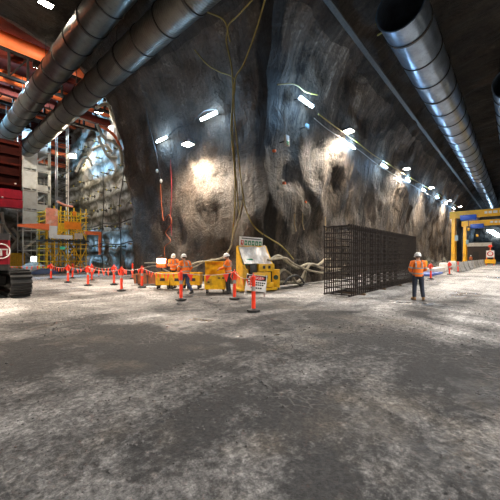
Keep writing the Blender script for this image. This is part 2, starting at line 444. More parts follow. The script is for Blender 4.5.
# ================================================================ DUCTS AND RAIL UNDER THE VAULTS
def duct_mat(name, axis, tint, rough, corr):
    m = bpy.data.materials.new(name); t = NT(m); v = t.coord()
    k = t.noise(v, 1.1, 6, .65)
    c = t.mix(t.ramp(k, .35, .65), tuple(x*.62 for x in tint), tint)
    c = t.mix(t.ramp(t.noise(v, 3.5, 5, .7), .56, .72, 0, .6), c, tuple(x*.28 for x in tint))
    h = k
    if corr:
        w = t.n('ShaderNodeTexWave', i_Scale=2.2); w.bands_direction = axis; t.link(v, w.inputs['Vector'])
        h = t.math('ADD', t.math('MULTIPLY', w.outputs['Fac'], .6), k)
    t.out(c, rough, .8, h, .35, .06)
    return m
def duct(name, label, along, off, h, r, a, b, m, step, hang_top):
    """a ventilation duct running along X or Y at side offset OFF"""
    def P(u, dx=0, dz=0): return (u, off+dx, h+dz) if along == 'x' else (off+dx, u, h+dz)
    root = thing(name, label, 'ventilation duct', P(a), 0, 'steel ventilation ducts under the vault')
    o = Vector(P(a)); n = 40
    def ringp(u, rr): return [Vector(P(u, rr*math.cos(k*math.tau/n), rr*math.sin(k*math.tau/n)))-o for k in range(n)]
    us = seg(max(4, int((b-a)/1.5)), a, b)
    s = MB(); s.loft([ringp(a, r-.03)] + [ringp(u, r) for u in us] + [ringp(b, r-.03)] + [ringp(u, r-.03) for u in us[::-1]], cap=False)
    bmesh.ops.remove_doubles(s.b, verts=s.b.verts, dist=.0005)
    s.build('duct_shell', m, root)
    lip = MB(); lip.loft([ringp(a-.02, r-.035), ringp(a-.02, r+.035), ringp(a+.06, r+.035), ringp(a+.06, r-.035), ringp(a-.02, r-.035)], cap=False)
    bmesh.ops.remove_doubles(lip.b, verts=lip.b.verts, dist=.0005)
    lip.build('end_flange', m, root)
    u = a + step*.55; k = 0
    while u < b:
        w = .07 if k % 3 == 0 else .03
        q = MB(); q.loft([ringp(u-w, r), ringp(u-w, r+.05), ringp(u+w, r+.05), ringp(u+w, r), ringp(u-w, r)], cap=False)
        q.build('joint_band', DARK, root)
        if k % 3 == 0:
            for sx in (-.7, .7):
                dz = math.sqrt(1-sx*sx)*r
                hw = MB(); hw.tube([Vector(P(u, sx*r, dz))-o, Vector(P(u, sx*r*1.0, hang_top-h+.35))-o], .02, 6); hw.build('hanger_wire', DARK, root)
        u += step*(1 if u < a+40 else 2); k += 1
    return root
DM1 = duct_mat('bright_duct_steel', 'X', (.34, .43, .55), .28, False)
DM2 = duct_mat('dull_duct_steel', 'Y', (.20, .215, .205), .34, False)
DM3 = duct_mat('corrugated_duct_steel', 'Y', (.18, .175, .155), .40, True)
DA = on_floor  # alias kept short
duct('ventilation_duct', 'bright steel ventilation duct hanging over the far tunnel, open end seen whole', 'x', 4.2, 12.0+EYE, 1.1, 15.6, 105, DM1, 2.6, 15.6)
duct('ventilation_duct', 'steel ventilation duct nearest the crown, its open end cut by the right picture edge', 'x', .2, 12.0+EYE, 1.1, 27.4, 105, DM1, 2.6, 16)
duct('ventilation_duct', 'upper smooth grey duct crossing the top left corner above its ribbed neighbour', 'y', 6.45, 12.6+EYE, .80, -3, 42, DM2, 2.1, 15.7)
duct('ventilation_duct', 'ribbed duct crossing the cross passage below the smooth one, with blunt end in the shaft', 'y', 8.3, 11.6+EYE, .78, -3, 40.0, DM3, 2.1, 15.0)

# services rail high on the tunnel vault
ra, rb_ = hit(333, 8), hit(486, 200)
yy, zz = 6.85, 12.35+EYE
rl = thing('ceiling_rail', 'long grey steel services rail fixed along the tunnel vault above the lamps', 'rail', (11.8, yy, zz))
MB().bar((0, 0, 0), (93, 0, 0), .22, .10).build('rail_channel', DARK, rl, smooth=False)
MB().tube([(0, -.16, -.02), (93, -.16, -.02)], .06, 8).build('conduit', DARK, rl)
for i in range(24):
    MB().bar((1+i*3.8, 0, 0), (1+i*3.8, .45, .85), .09, .05).build('bracket', DARK, rl, smooth=False)
# ================================================================ LAMPS
LP = 1.0
def aim(o, d):
    o.rotation_euler = Vector(d).to_track_quat('-Z', 'Y').to_euler()
def light(name, typ, loc, energy, col, parent=None, size=.3, d=None, angle=150, blend=.6):
    l = bpy.data.lights.new(name, typ); l.energy = energy*LP; l.color = col
    if typ == 'SPOT': l.spot_size = math.radians(angle); l.spot_blend = blend; l.shadow_soft_size = size
    elif typ == 'AREA': l.size = size
    else: l.shadow_soft_size = size
    o = bpy.data.objects.new(name, l); COL.objects.link(o); o.location = loc
    if d is not None: aim(o, d)
    if parent is not None: o.parent = parent
    return o
WARMC, COOLC, DAYC = (1.0, .85, .68), (.33, .63, 1.0), (.75, .87, 1.0)
def into(p):
    """unit direction from a wall point into the open space"""
    if p.y >= PORTAL-.5: return Vector((-1, 0, 0))
    q = Vector((-1, 0, 0)) if abs((12.5-inset(p.z)) - p.x) < abs((10-inset(p.z))-p.y) else Vector((0, -1, 0))
    return (q + Vector((0, 0, -.18))).normalized()
def tube_lamp(p, nrm, label, energy, length=1.2, tilt=0.0):
    along = Vector((0, 1, 0)) if abs(nrm.x) > abs(nrm.y) else Vector((1, 0, 0))
    root = thing('tube_light', label, 'tube light', p + nrm*.30, 0, 'cool tube lights strung along the vault walls')
    MB().tube([-along*length/2, along*length/2], .085, 12).build('tube_diffuser', COOL, root)
    bk = MB(); bk.bar(-nrm*.12 - along*length*.5, -nrm*.12 + along*length*.5, .16, .06)
    bk.build('light_housing', WHITE, root, smooth=False)
    for s in (-.4, .4): MB().bar(along*length*s - nrm*.10, along*length*s - nrm*.42, .04).build('bracket', DARK, root, smooth=False)
    light('tube_light_beam', 'POINT', nrm*.35, energy, COOLC, root, .25)
    return root
def flood(p, nrm, label, energy, d=None, r=.27, ang=164, lc=None):
    root = thing('floodlight', label, 'floodlight', p + nrm*.62, 0, 'warm floodlights strung along the vault walls')
    d = Vector(d).normalized() if d is not None else (nrm*.12 + Vector((0, 0, -1))).normalized()
    q = d.to_track_quat('Z', 'Y').to_matrix()
    h = MB(); h.box((0, 0, 0), (r*2.6, r*2.0, .16), None, .03)
    for v in h.b.verts: v.co = q @ v.co
    h.build('lamp_housing', DARK, root)
    e = MB(); e.box((0, 0, .09), (r*2.3, r*1.7, .03), None, .01)
    e.ball((0, 0, .11), r*.8, 2, (1, .8, .45))
    for v in e.b.verts: v.co = q @ v.co
    e.build('lamp_lens', WARM, root)
    MB().bar((0, 0, 0), -nrm*.62 + Vector((0, 0, .05)), .05).build('bracket', DARK, root, smooth=False)
    light('floodlight_beam', 'SPOT', d*.28, energy, lc or WARMC, root, .18, d, ang, .75)
    return root
tubes_tunnel = [(302, 103, 'first, nearest the dark corner'), (347, 146, 'second, beside the first floodlight'), (381, 166, 'third, alone between two floodlights'), (405, 180, 'fourth, just past the second floodlight'),
                (421, 190, 'fifth, under the third floodlight'), (435, 197, 'sixth, just before the fourth floodlight'), (444, 203, 'seventh, under the fourth floodlight'), (452, 208, 'eighth, last above the yellow gantry')]
for i, (x, y, w) in enumerate(tubes_tunnel):
    p = hit(x, y); tube_lamp(p, into(p), 'cool tube light on the tunnel wall string, ' + w, 260 if i == 0 else 150, 1.25)
for x, y, w in ((165.5, 140, 'shorter one, lower left of the bright floodlight'), (212.5, 117, 'longer one, upper right of the bright floodlight')):
    p = hit(x, y); tube_lamp(p, into(p), 'tube light on the passage wall, ' + w, 170, 1.3 if x > 180 else 1.15)
floods_tunnel = [(340, 131, 'first and brightest along the tunnel wall'), (400, 168, 'second along the tunnel wall'), (426, 187, 'third along the tunnel wall'), (445, 200, 'fourth along the tunnel wall'), (456, 206, 'fifth, the farthest above the yellow gantry')]
for i, (x, y, w) in enumerate(floods_tunnel):
    p = hit(x, y); flood(p, into(p), 'warm white floodlight, ' + w, FLOOD_E)
p = hit(196, 144); flood(p, into(p), 'warm white floodlight glaring alone on the cross passage wall', FLOOD_E*1.0)
# string at the far end of the tunnel
for i in range(7):
    p = on_x(490+i*1.7, 230.5+i*1.05, 111.3)
    tube_lamp(p, Vector((-1, 0, 0)), 'one of the tiny tube lights in the distant bright string', 60, 1.6)
# added unseen floods on the walls out of view, to light slab and gear
for i, X in enumerate((-14, -4, 6, 17, 30, 46, 66)):
    p = Vector((X, -10+inset(9.5), 9.5)); flood(p, Vector((0, 1, -.15)).normalized(), 'added unseen floodlight on the wall behind the camera', SOUTH_E, (0, .5, -1), ang=104, lc=(1, .97, .93))
for i, Y in enumerate((14, 20)):
    p = Vector((-7.5+inset(9.5), Y, 9.5)); flood(p, Vector((1, 0, -.15)).normalized(), 'added unseen floodlight on the passage wall behind the digger', SOUTH_E*1.2, (.5, 0, -1), ang=96)  # added lamps out of view, filling the cross passage
# lamp on the passage crown, top left of the picture
p = hit(46, -9)
cl = flood(p, Vector((0, 0, -1)), 'round lamp on the passage crown, at the top left edge', 260, (.0, .15, -1))
cl['group'] = 'lamps on the crown'

# supply cables along the lamp string
def hose(name, label, cat, pts, rad, m, group=None, n=8, seg_=8):
    pp = smooth_path(pts, n); o = Vector(pp[0])
    b = MB(); b.tube([p-o for p in pp], rad, seg_)
    ob = b.build(name, m, loc=o)
    return tag(ob, label, cat, group)
def wallpts(pxs, off): 
    return [hit(x, y, 0) + into(hit(x, y))*off for x, y in pxs]
hose('lighting_cable', 'yellow brown festoon cable sagging along the tunnel lamp string', 'cable',
     wallpts([(312, 115), (322, 122), (333, 130), (352, 143), (368, 155), (382, 163), (396, 172), (412, 181), (428, 190), (444, 200), (456, 207)], .42), .035, YCABLE)
hose('supply_cable', 'thin white supply cable just below the tunnel lamp string', 'cable',
     wallpts([(308, 119), (322, 130), (338, 140), (356, 152), (372, 164), (390, 175), (410, 186), (430, 197), (450, 208)], .40), .022, GALV)
hose('lamp_lead', 'yellow lead looping from the corner to the first tunnel tube light', 'cable', wallpts([(272, 86), (284, 85), (292, 87), (300, 93), (312, 96)], .35), .035, YCABLE)
hose('lamp_lead', 'thin black lead looping between the two passage tube lights', 'cable', wallpts([(170, 141), (180, 130), (192, 126), (202, 118), (210, 112), (222, 110)], .38), .03, BCABLE)
# yellow cable bundle hanging down the cross passage wall
hose('hanging_cable', 'yellow cable dropping from the crown, left strand of the wall bundle', 'cable', wallpts([(212, 15), (228, 22), (233, 32), (232, 45), (237, 70), (238, 100), (236, 130), (239, 165), (240, 200), (237, 240)], .40), .036, YCABLE, 'yellow cables down the passage wall')
hose('hanging_cable', 'yellow cable dropping beside the left strand, looping out to the corner', 'cable', wallpts([(272, 2), (262, 35), (250, 66), (241, 82), (240, 110), (243, 145), (248, 190), (252, 210), (262, 228), (275, 245), (287, 258)], .46), .036, YCABLE, 'yellow cables down the passage wall')
hose('hanging_cable', 'thin yellow cable swinging in from the ribbed duct to the bundle', 'cable', wallpts([(200, 52), (212, 66), (225, 74), (236, 78), (240, 86), (237, 120), (240, 170), (244, 215)], .38), .03, YCABLE, 'yellow cables down the passage wall')
hose('hanging_cable', 'yellow cable crossing from the roof strands to the top of the bundle', 'cable', wallpts([(262, 0), (245, 18), (234, 30), (236, 45)], .42), .034, YCABLE, 'yellow cables down the passage wall')
hose('air_hose', 'pale hose draped low across the passage wall, rising to the cable bundle', 'hose', wallpts([(150, 262), (165, 262), (185, 266), (203, 261), (216, 259), (228, 256), (236, 246), (240, 230), (246, 212), (248, 200)], .45), .05, HOSE, 'hoses low on the walls')
hose('air_hose', 'second pale hose sagging beneath the draped one behind the bins', 'hose', wallpts([(145, 268), (160, 265), (178, 272), (198, 266), (210, 260), (230, 257)], .35), .045, HOSE, 'hoses low on the walls')
# orange and red cords left of the floodlight
hose('extension_lead', 'dark cord dropping past two white plugs at the left tube light', 'cord', wallpts([(150, 108), (154, 130), (160, 152), (163, 172), (166, 186)], .32), .03, BCABLE, 'cords on the passage wall')
hose('extension_lead', 'orange cord looped in a tangle above the crew', 'cord', wallpts([(166, 184), (167, 205), (169, 220), (174, 214), (177, 222), (171, 232), (176, 240), (170, 246), (170, 256)], .44), .022, OCORD, 'cords on the passage wall')
hose('extension_lead', 'crimson cord hanging straight down right of the orange tangle', 'cord', wallpts([(176, 160), (177, 190), (176, 215), (177, 235)], .44), .018, RCORD, 'cords on the passage wall')
for (x, y, w) in ((161.5, 171, 'upper white plug on the dark cord'), (165.5, 181, 'lower white plug on the dark cord')):
    p = hit(x, y); b = MB(); b.ball((0, 0, 0), .10, 2, (1, 1, 1.4)); tag(b.build('cord_plug', WHITE, loc=p+into(p)*.36), w, 'plug', 'plugs on the dark cord')
# hoses at the foot of the tunnel wall
hs = [
 ([(268, 262), (278, 256), (288, 262), (297, 268), (308, 264), (318, 265), (327, 258), (331, 262), (326, 271)], .085, 'thick pale hose waving along the tunnel wall at chest height'),
 ([(272, 286), (280, 282), (292, 283), (300, 280), (306, 270), (312, 264), (322, 268), (335, 269), (345, 266)], .075, 'pale hose rising from the slab then running behind the rebar cage'),
 ([(276, 285), (279, 274), (284, 270), (291, 275), (297, 283), (303, 283), (306, 272)], .065, 'pale hose bent into a tall arch beside the yellow station'),
 ([(268, 260), (285, 258), (291, 262), (300, 267), (312, 271), (325, 273), (340, 271)], .06, 'lower pale hose slack beneath the waving hose'),
 ([(284, 284), (290, 277), (298, 276), (304, 283), (300, 288)], .055, 'short black hose loop lying at the wall foot'),
]
for i, (px_, r, lab) in enumerate(hs):
    pts = []
    for x, y in px_:
        p = on_y(x, y, 9.2 - .12*i); 
        if p.z < r+.02: p.z = r+.02
        pts.append(p)
    hose('ventilation_hose' if r > .07 else 'air_hose', lab, 'hose', pts, r, BCABLE if 'black' in lab else HOSE, 'hoses at the foot of the tunnel wall')
# little things fixed to the walls
def wall_box(name, label, cat, x, y, sx, sz, m, m2=None, depth=.12):
    p = hit(x, y); n = into(p); rz = math.atan2(n.y, n.x) + math.pi/2
    root = thing(name, label, cat, p + n*.28, rz)
    MB().box((0, 0, 0), (sx, depth, sz), None, .01).build('panel', m, root)
    if m2 is not None: MB().box((0, -depth/2-.006, -sz*.27), (sx*.85, .012, sz*.36), None, .003).build('lower_panel', m2, root)
    MB().bar((0, 0, 0), (0, .45, 0), .05).build('bracket', DARK, root, smooth=False)
    return root
wall_box('exit_sign', 'small white and green sign on the tunnel wall right of the dark corner', 'sign', 282.5, 141, .30, .55, SIGNWHT, GREEN)
wall_box('junction_box', 'small pale blue box on the wall below the first tube light', 'electrical box', 303, 127, .26, .24, paint('pale_blue_box', (.30, .45, .55), .4))
for x, y, w in ((282, 183, 'upper orange marker tag on the tunnel wall'), (272, 151, 'orange marker tag close to the dark corner'), (303, 202, 'faint orange marker tag lower on the tunnel wall')):
    p = hit(x, y); b = MB(); b.box((0, 0, 0), (.16, .16, .12), None, .02); tag(b.build('marker_tag', ORANGE_STEEL, loc=p+into(p)*.15), w, 'marker', 'marker tags on the tunnel wall')
for x, y, w in ((291, 222, 'left of the three steel dowels above the hoses'), (299, 221, 'middle of the three steel dowels above the hoses'), (322, 224, 'steel dowel nearest the rebar cage')):
    p = hit(x, y); n = into(p); b = MB(); b.tube([(0, 0, .5), (0, 0, -.1), n*.1+Vector((0, 0, -.5))], .035, 8); tag(b.build('wall_dowel', paint('brassy_dowel', (.5, .36, .2), .5), loc=p+n*.25), w, 'dowel', 'dowels on the tunnel wall')
# expanding foam lump on the crown next to the duct mouth
p = hit(381, 20)
b = MB(); b.tube([(0, 0, 0), (.5, -.3, .05), (1.0, -.2, 0), (1.5, -.55, .1)], [.07, .16, .2, .1], 8); b.tube([(.9, -.1, 0), (1.1, .3, .1)], .06, 6)
tag(b.build('cable_knot', YCABLE, loc=p - Vector((.5, -.1, .45))), 'tangled yellow cable knot under the crown beside the duct mouth', 'cable')

# ================================================================ SHAFT
def shaft_flood(p, label, e, col, d, r=.25, ang=164):
    o = flood(p, Vector((0, 0, 1)), label, e, d, r, ang); o['group'] = 'floodlights in the shaft'
    for c in o.children:
        if c.type == 'LIGHT': c.data.color = col
    return o
shaft_flood(on_y(99, 118, 27.0), 'white floodlight high in the shaft among bent hoses', SHAFT_E*.18, (.9, .95, 1), (.35, .5, -.8), .28)
shaft_flood(on_y(73, 161, 40.0), 'warm floodlight beside the hoist mast', SHAFT_E*.7, (1, .8, .55), (-.25, -.6, -.6), .3)
shaft_flood(on_y(99, 118, 27.0) + Vector((-9, 9.5, 4.0)), 'added unseen cool floodlight over the digger, tinting the shaft wall', SHAFT_E*8.0, (.33, .66, 1), (1.0, .35, -.62), .3)  # added lamp out of view, throws blue light on the pale shaft wall
shaft_flood(Vector((-1, 26.0, 14.5)), 'added unseen warm floodlight lighting the struts', SHAFT_E*2.6, (1, .85, .7), (.5, 1, .3), .3)  # added lamp out of view, brightens the orange struts
shaft_flood(Vector((6.0, 25.4, 14.6)), 'added cool floodlight just inside the shaft mouth', SHAFT_E*6.0, (.60, .82, 1), (.17, 1, -.52), .3, 84)  # added lamp, lifts the stair tower front
GIRD = paint('girder_black_steel', (.014, .012, .011), .7, var=.4, spec=.15)
# struts and roof beams
for i, (Y, w) in enumerate(((27.0, 'nearest round orange strut across the shaft top'), (32.6, 'second orange strut across the shaft top'), (37.2, 'third orange strut across the shaft top, furthest of the set'))):
    root = thing('steel_strut', w, 'strut', (2, Y, 15.3+EYE), 0, 'orange struts across the shaft')
    MB().tube([(-12, 0, 0), (12.2, 0, 0)], .48, 24).build('strut_pipe', ORANGE_STEEL, root)
    for x in (-6, -.5, 5.2, 10.5):
        c = MB(); c.tube([(x-.09, 0, 0), (x+.09, 0, 0)], .56, 24); c.build('coupling', RED_STEEL, root)
    if i == 1:
        MB().box((0, -.1, -1.25), (24, .5, .7)).build('waler', RED_STEEL, root, smooth=False)
for i, (Y, lo) in enumerate(((29.6, 13.95), (34.8, 13.95))):
    root = thing('lattice_girder', ('nearer' if i == 0 else 'farther') + ' dark lattice girder between the orange struts', 'girder', (2, Y, lo+EYE), 0, 'lattice girders in the shaft top')
    MB().box((0, 0, 0), (24, .3, .22)).build('lower_chord', GIRD, root, smooth=False)
    MB().box((0, 0, 2.1), (24, .3, .22)).build('upper_chord', GIRD, root, smooth=False)
    for k in range(20): MB().box((-11.5+k*1.21, 0, 1.05), (.16, .18, 2.0)).build('post', GIRD, root, smooth=False)
    for k in range(0, 18, 2): MB().bar((-11.5+k*1.21, 0, 0.05), (-11.5+(k+1)*1.21, 0, 2.0), .1).build('brace', GIRD, root, smooth=False)
for i, Y in enumerate((25.2, 28.2, 31.2, 34.2, 37.2, 39.6, 42.0, 44.2)):
    z0 = 18.2 if i % 2 == 0 else 17.6
    o = MB(); o.box((0, 0, .32), (24, .5, .06)); o.box((0, 0, -.32), (24, .5, .06)); o.box((0, 0, 0), (24, .06, .62))
    tag(o.build('roof_beam', RED_STEEL if i % 3 else ORANGE_STEEL, loc=(2, Y, z0), smooth=False), 'red oxide roof beam spanning the top of the shaft', 'beam', 'red beams over the shaft')
for i in range(6):
    z = 10.4 + .0*i; Y = 45.0 - (i % 3)*.45
    o = MB(); o.box((0, 0, .22), (9.5, .4, .06)); o.box((0, 0, -.22), (9.5, .4, .06)); o.box((0, 0, 0), (9.5, .05, .44))
    tag(o.build('bracing_beam', RED_STEEL if i % 2 else ORANGE_STEEL, loc=(9.2, Y, 13.6 + i*.62), smooth=False), 'orange red bracing beam stacked behind the stair tower top', 'beam', 'bracing beams above the stair tower')
BROWN = paint('dark_red_brown_steel', (.032, .005, .003), .8, var=.5, scale=1.0, dirt=(.012, .005, .004), spec=.1)
# big red panel structure left of the stair tower
q0, q1 = on_y(21.6, 150, 34), on_y(21.6, 209, 34)
rs = thing('steel_bulkhead', 'dark red steel bulkhead with a crimson bottom girder, left of the stair tower', 'steel bulkhead', (q0.x, 34, q1.z))
H = 11.9 - q1.z
MB().box((-7.6, .25, H/2+.9), (15.2, .16, H-1.4)).build('plate', BROWN, rs, smooth=False)
for k in range(5):
    MB().box((-7.6, .02, 2.1+k*.92), (15.2, .34, .16)).build('rail', BROWN if k % 2 else paint('brick_red_steel', (.06, .009, .005), .8, var=.4, spec=.1), rs, smooth=False)
for k in range(6): MB().box((-.08-k*2.4, .05, H/2+.9), (.16, .3, H-1.4)).build('stiffener', BROWN, rs, smooth=False)
MB().box((-7.6, 0, 1.22), (15.2, .7, .82), None, .03).build('upper_girder', CRIMSON, rs, smooth=False)
MB().box((-7.6, -.1, .36), (15.2, .8, .74), None, .03).build('lower_girder', CRIMSON, rs, smooth=False)
for k in range(4): MB().box((-1.7-k*4, .3, 3.0+H), (.3, .3, 6.2)).build('hanger_post', RED_STEEL, rs, smooth=False)
for k in range(2): MB().ball((-1.45+k*.9, -.48+.0*k, .80+k*1.35), .09).build('marker_lamp', WHITE, rs)
# white stair tower
TX0, TX1, TY0, TY1 = 8.25, 10.9, 41.4, 43.9
st = thing('stair_tower', 'tall white scaffold stair tower with panelled landings at the shaft end', 'stair tower', (TX0, TY0, 0))
W_, D_ = TX1-TX0, TY1-TY0; NL, SH = 7, 2.28
STW = paint('stair_white', (.66, .68, .66), .5, var=.12, scale=2, dirt=(.42, .42, .36))
for x in (0, W_*.5, W_):
    for y in (0, D_): MB().tube([(x, y, 0), (x, y, NL*SH+.1)], .06, 8).build('post', WHITE, st)
for k in range(NL):
    z = k*SH
    MB().box((W_/2, D_/2, z+SH), (W_+.1, D_+.1, .10)).build('landing', WHITE, st, smooth=False)
    if k > 1: MB().box((W_*.25, -.04, z+SH*.52), (W_*.46, .03, SH*.86)).build('infill_panel', STW, st, smooth=False)
    if k > 1: MB().box((W_*.75, -.04, z+SH*.2), (W_*.5, .03, SH*.30)).build('kick_panel', STW, st, smooth=False)
    if k > 1: MB().box((W_*.95, -.04, z+SH*.55), (W_*.10, .03, SH*.8)).build('edge_panel', STW, st, smooth=False)
    s = MB(); a, b = ((.2, z+.1), (W_-.2, z+SH)) if k % 2 else ((W_-.2, z+.1), (.2, z+SH))
    for yy_ in (D_*.3, D_*.65): s.bar((a[0], yy_, a[1]), (b[0], yy_, b[1]), .05, .2)
    for j in range(9):
        f = (j+.5)/9; s.box((a[0]+(b[0]-a[0])*f, D_*.475, a[1]+(b[1]-a[1])*f), (.26, D_*.35, .04))
    s.build('stair_flight', GALV, st, smooth=False)
    for zz_ in (.55, 1.05):
        MB().tube([(0, 0, z+zz_), (W_, 0, z+zz_)], .028, 6).build('guard_rail', WHITE, st)
        MB().tube([(W_, 0, z+zz_), (W_, D_, z+zz_)], .028, 6).build('guard_rail', WHITE, st)
    MB().tube([(W_, 0, z), (W_, D_, z+SH)], .025, 6).build('brace', WHITE, st)
# hoist mast
mt = thing('hoist_mast', 'slim lattice hoist mast with two pale uprights beside the stair tower', 'mast', (11.3, 38.6, 0))
for sx in (-.55, .55):
    for sy in (-.3, .3): MB().tube([(sx, sy, 0), (sx, sy, 17.6)], .075 if sx > 0 else .06, 8).build('upright', WHITE if sx > 0 else GALV, mt)
for k in range(24):
    z = .4 + k*.72
    MB().tube([(-.55, -.3, z), (.55, -.3, z+.72)], .03, 6).build('lacing', DARK, mt)
    MB().tube([(.55, -.3, z), (-.55, -.3, z)], .03, 6).build('rung', DARK, mt)
# yellow scaffold platform
sx0, sx1, sy0, sy1 = 8.7, 12.2, 34.0, 36.8
sc = thing('work_platform', 'yellow scaffold work platform with orange and white sheets below the mast', 'scaffold platform', (sx0, sy0, 0))
W2, D2 = sx1-sx0, sy1-sy0; ZD = 3.3
for x in (0, W2*.17, W2*.33, W2*.5, W2*.67, W2*.85, W2):
    for y in (0, D2): MB().tube([(x, y, 0), (x, y, 6.6 if x not in (0,) else 5.9)], .055, 8).build('standard', YEL, sc)
for z in (.5, 1.1, 1.75, 2.4, 2.85, 3.85, 4.3, 5.2, 5.7, 6.1):
    for y in (0, D2): MB().tube([(-.2, y, z), (W2+.2, y, z)], .042, 6).build('ledger', YEL, sc)
    for x in (0, W2): MB().tube([(x, -.1, z), (x, D2+.1, z)], .042, 6).build('transom', YEL, sc)
for k, (a, b) in enumerate((((0, .1), (W2*.33, 2.4)), ((W2*.33, 2.4), (W2*.67, .1)), ((W2*.67, .1), (W2, 2.4)), ((W2*.2, ZD), (W2*.6, 5.2)), ((W2*.75, ZD), (W2*.45, 5.2)), ((W2*.67, 2.4), (W2, .1)), ((0, 2.4), (W2*.33, .1)), ((W2*.33, .1), (W2*.67, 2.4)), ((W2*.6, ZD), (W2, 5.2)), ((W2, ZD), (W2*.67, 6.1)), ((0, 5.2), (W2*.33, 6.1)))):
    MB().tube([(a[0], -.05, a[1]), (b[0], -.05, b[1])], .05, 6).build('brace', YEL, sc)
MB().box((W2/2, D2/2, ZD-.1), (W2+.5, D2+.3, .14)).build('deck', DARK, sc, smooth=False)
for a, b in (((W2*.2, ZD-.1), (W2*.55, 5.0)),):
    s = MB(); s.bar((a[0], .5, a[1]), (b[0], .5, b[1]), .05, .2); s.bar((a[0], 1.1, a[1]), (b[0], 1.1, b[1]), .05, .2)
    for j in range(9): s.box((a[0]+(b[0]-a[0])*(j+.5)/9, .8, a[1]+(b[1]-a[1])*(j+.5)/9), (.2, .6, .04))
    s.build('ladder', YEL, sc, smooth=False)
SALM = paint('salmon_sheet', (.80, .30, .19), .7, var=.3, scale=3, dirt=(.8, .7, .62))
ORG = paint('bright_orange_panel', (.90, .26, .01), .5, var=.2, scale=3)
MB().box((.35, -.12, 5.45), (1.0, .03, 1.7)).build('salmon_sheet', SALM, sc, smooth=False)
MB().box((.45, -.12, 4.0), (.7, .03, 1.2)).build('white_sheet', SIGNWHT, sc, smooth=False)
MB().box((2.2, -.12, 4.75), (1.55, .05, .75)).build('orange_panel', ORG, sc, smooth=False)
MB().box((1.35, -.10, 4.55), (.75, .04, .8)).build('mesh_gate', YEL, sc, smooth=False)
MB().box((2.35, -.14, 6.0), (.32, .04, .45)).build('small_orange_sign', ORG, sc, smooth=False)
MB().tube(smooth_path([(.8, -.1, 7.05), (1.5, -.1, 6.75), (2.2, -.1, 6.7)], 4), .11, 8).build('red_header', SALM, sc)
MB().box((1.3, -.2, 3.55), (1.7, .05, .38)).build('white_banner', SIGNWHT, sc, smooth=False)
MB().box((2.75, -.12, 3.7), (.8, .03, .6)).build('pale_sheet', paint('pale_sheet', (.62, .50, .38), .7), sc, smooth=False)
MB().box((1.25, -.18, 2.45), (.45, .06, .28)).build('exit_sign', paint('bright_sign_green', (.10, .75, .45), .4, var=.05), sc, smooth=False)
bl = MB()
for k in range(7): bl.box((2.0+R.uniform(-.2, .35), -.12, 1.5+k*.28), (.16, .03, .13), Matrix.Rotation(.5, 3, 'Y'))
bl.build('blue_white_tape', paint('tape_blue', (.35, .48, .75), .5), sc, smooth=False)
ob = MB(); ob.prism([(-2.3, 4.35), (.1, 4.15), (.1, 4.75), (-.5, 4.75), (-2.3, 4.55)], 'y', -.25, .25); ob.build('orange_beam', ORANGE_STEEL, sc, smooth=False)
ob = MB(); ob.box((4.2, 0, 4.1), (1.6, .3, .35)); ob.box((4.9, 0, 2.9), (.2, .25, 2.2)); ob.build('rust_bracket', ORANGE_STEEL, sc, smooth=False)
# rock bolts
bolt = thing('rock_bolt', 'dark rock bolt stub sticking out of the pale shaft wall', 'rock bolt', (0, 0, 0), 0, 'rock bolts on the shaft wall')
MB().tube([(.5, 0, 0), (-.75, 0, 0)], .05, 8).build('bolt_shank', DARK, bolt)
MB().box((-.02, 0, 0), (.04, .30, .30), Matrix.Rotation(.78, 3, 'X')).build('bearing_plate', DARK, bolt, smooth=False)
MB().tube([(-.42, 0, 0), (-.52, 0, 0)], .09, 6).build('nut', paint('yellow_cap', (.5, .42, .05), .5), bolt)
first = True
for r_ in range(7):
    z = 2.7 + r_*1.98
    for k in range(9):
        Y = 24.9 + k*2.15 + (1.0 if r_ % 2 else 0)
        if Y > 44: continue
        loc = (SHX + bench(z) + R.uniform(-.05, .05), Y + R.uniform(-.2, .2), z + R.uniform(-.12, .12))
        if first: bolt.location = loc; first = False
        else: dup(bolt, loc)
for r_ in range(6):
    z = 2.6 + r_*1.98
    for k in range(3):
        dup(bolt, (11.6 + k*.95, SHY + bench(z+1)-.05, z), math.pi/2, 'dark rock bolt stub on the shaft end wall beside the mast', 'rock bolts on the shaft end wall')
        dup(bolt, (2.2 + k*1.7, SHY + bench(z+1)-.05, z), math.pi/2, 'dark rock bolt stub on the shaft end wall left of the stair tower', 'rock bolts on the shaft end wall')
# bolt-supported pipes, cables and bent hoses on the shaft wall
for z, w, m in ((5.0, 'upper dark service pipe along the shaft wall', DARK), (2.9, 'lower dark service pipe along the shaft wall', DARK)):
    hose('service_pipe', w, 'pipe', [(SHX-.42, Y, z + .12*math.sin(Y)) for Y in range(25, 45, 2)], .06, m, 'service pipes along the shaft wall')
hose('drooping_cable', 'dark cable drooping down the pale shaft wall', 'cable', [(SHX-.35, 28.2, 12.5), (SHX-.4, 28.6, 9), (SHX-.4, 29.4, 6.5), (SHX-.4, 29.0, 3), (SHX-.4, 29.2, .1)], .05, BCABLE, 'cables on the shaft wall')
hose('drooping_cable', 'second dark cable on the shaft wall nearer the mast', 'cable', [(SHX-.35, 33.2, 10.5), (SHX-.4, 33.0, 7), (SHX-.4, 33.5, 3.5), (SHX-.4, 33.2, .1)], .045, BCABLE, 'cables on the shaft wall')
PALE = paint('bleached_hose', (.50, .47, .38), .55, var=.3, scale=3)
bent = [[(96, 108), (107, 104), (113, 115), (118, 128), (119, 140)], [(97, 124), (104, 138), (113, 142), (120, 150), (122, 165)], [(99, 126), (108, 130), (116, 138), (121, 150)],
        [(98, 136), (104, 150), (109, 157), (117, 158)], [(103, 100), (109, 108), (112, 120), (118, 130)], [(92, 150), (99, 146), (106, 146), (112, 152)], [(76, 172), (82, 160), (88, 158), (92, 166)]]
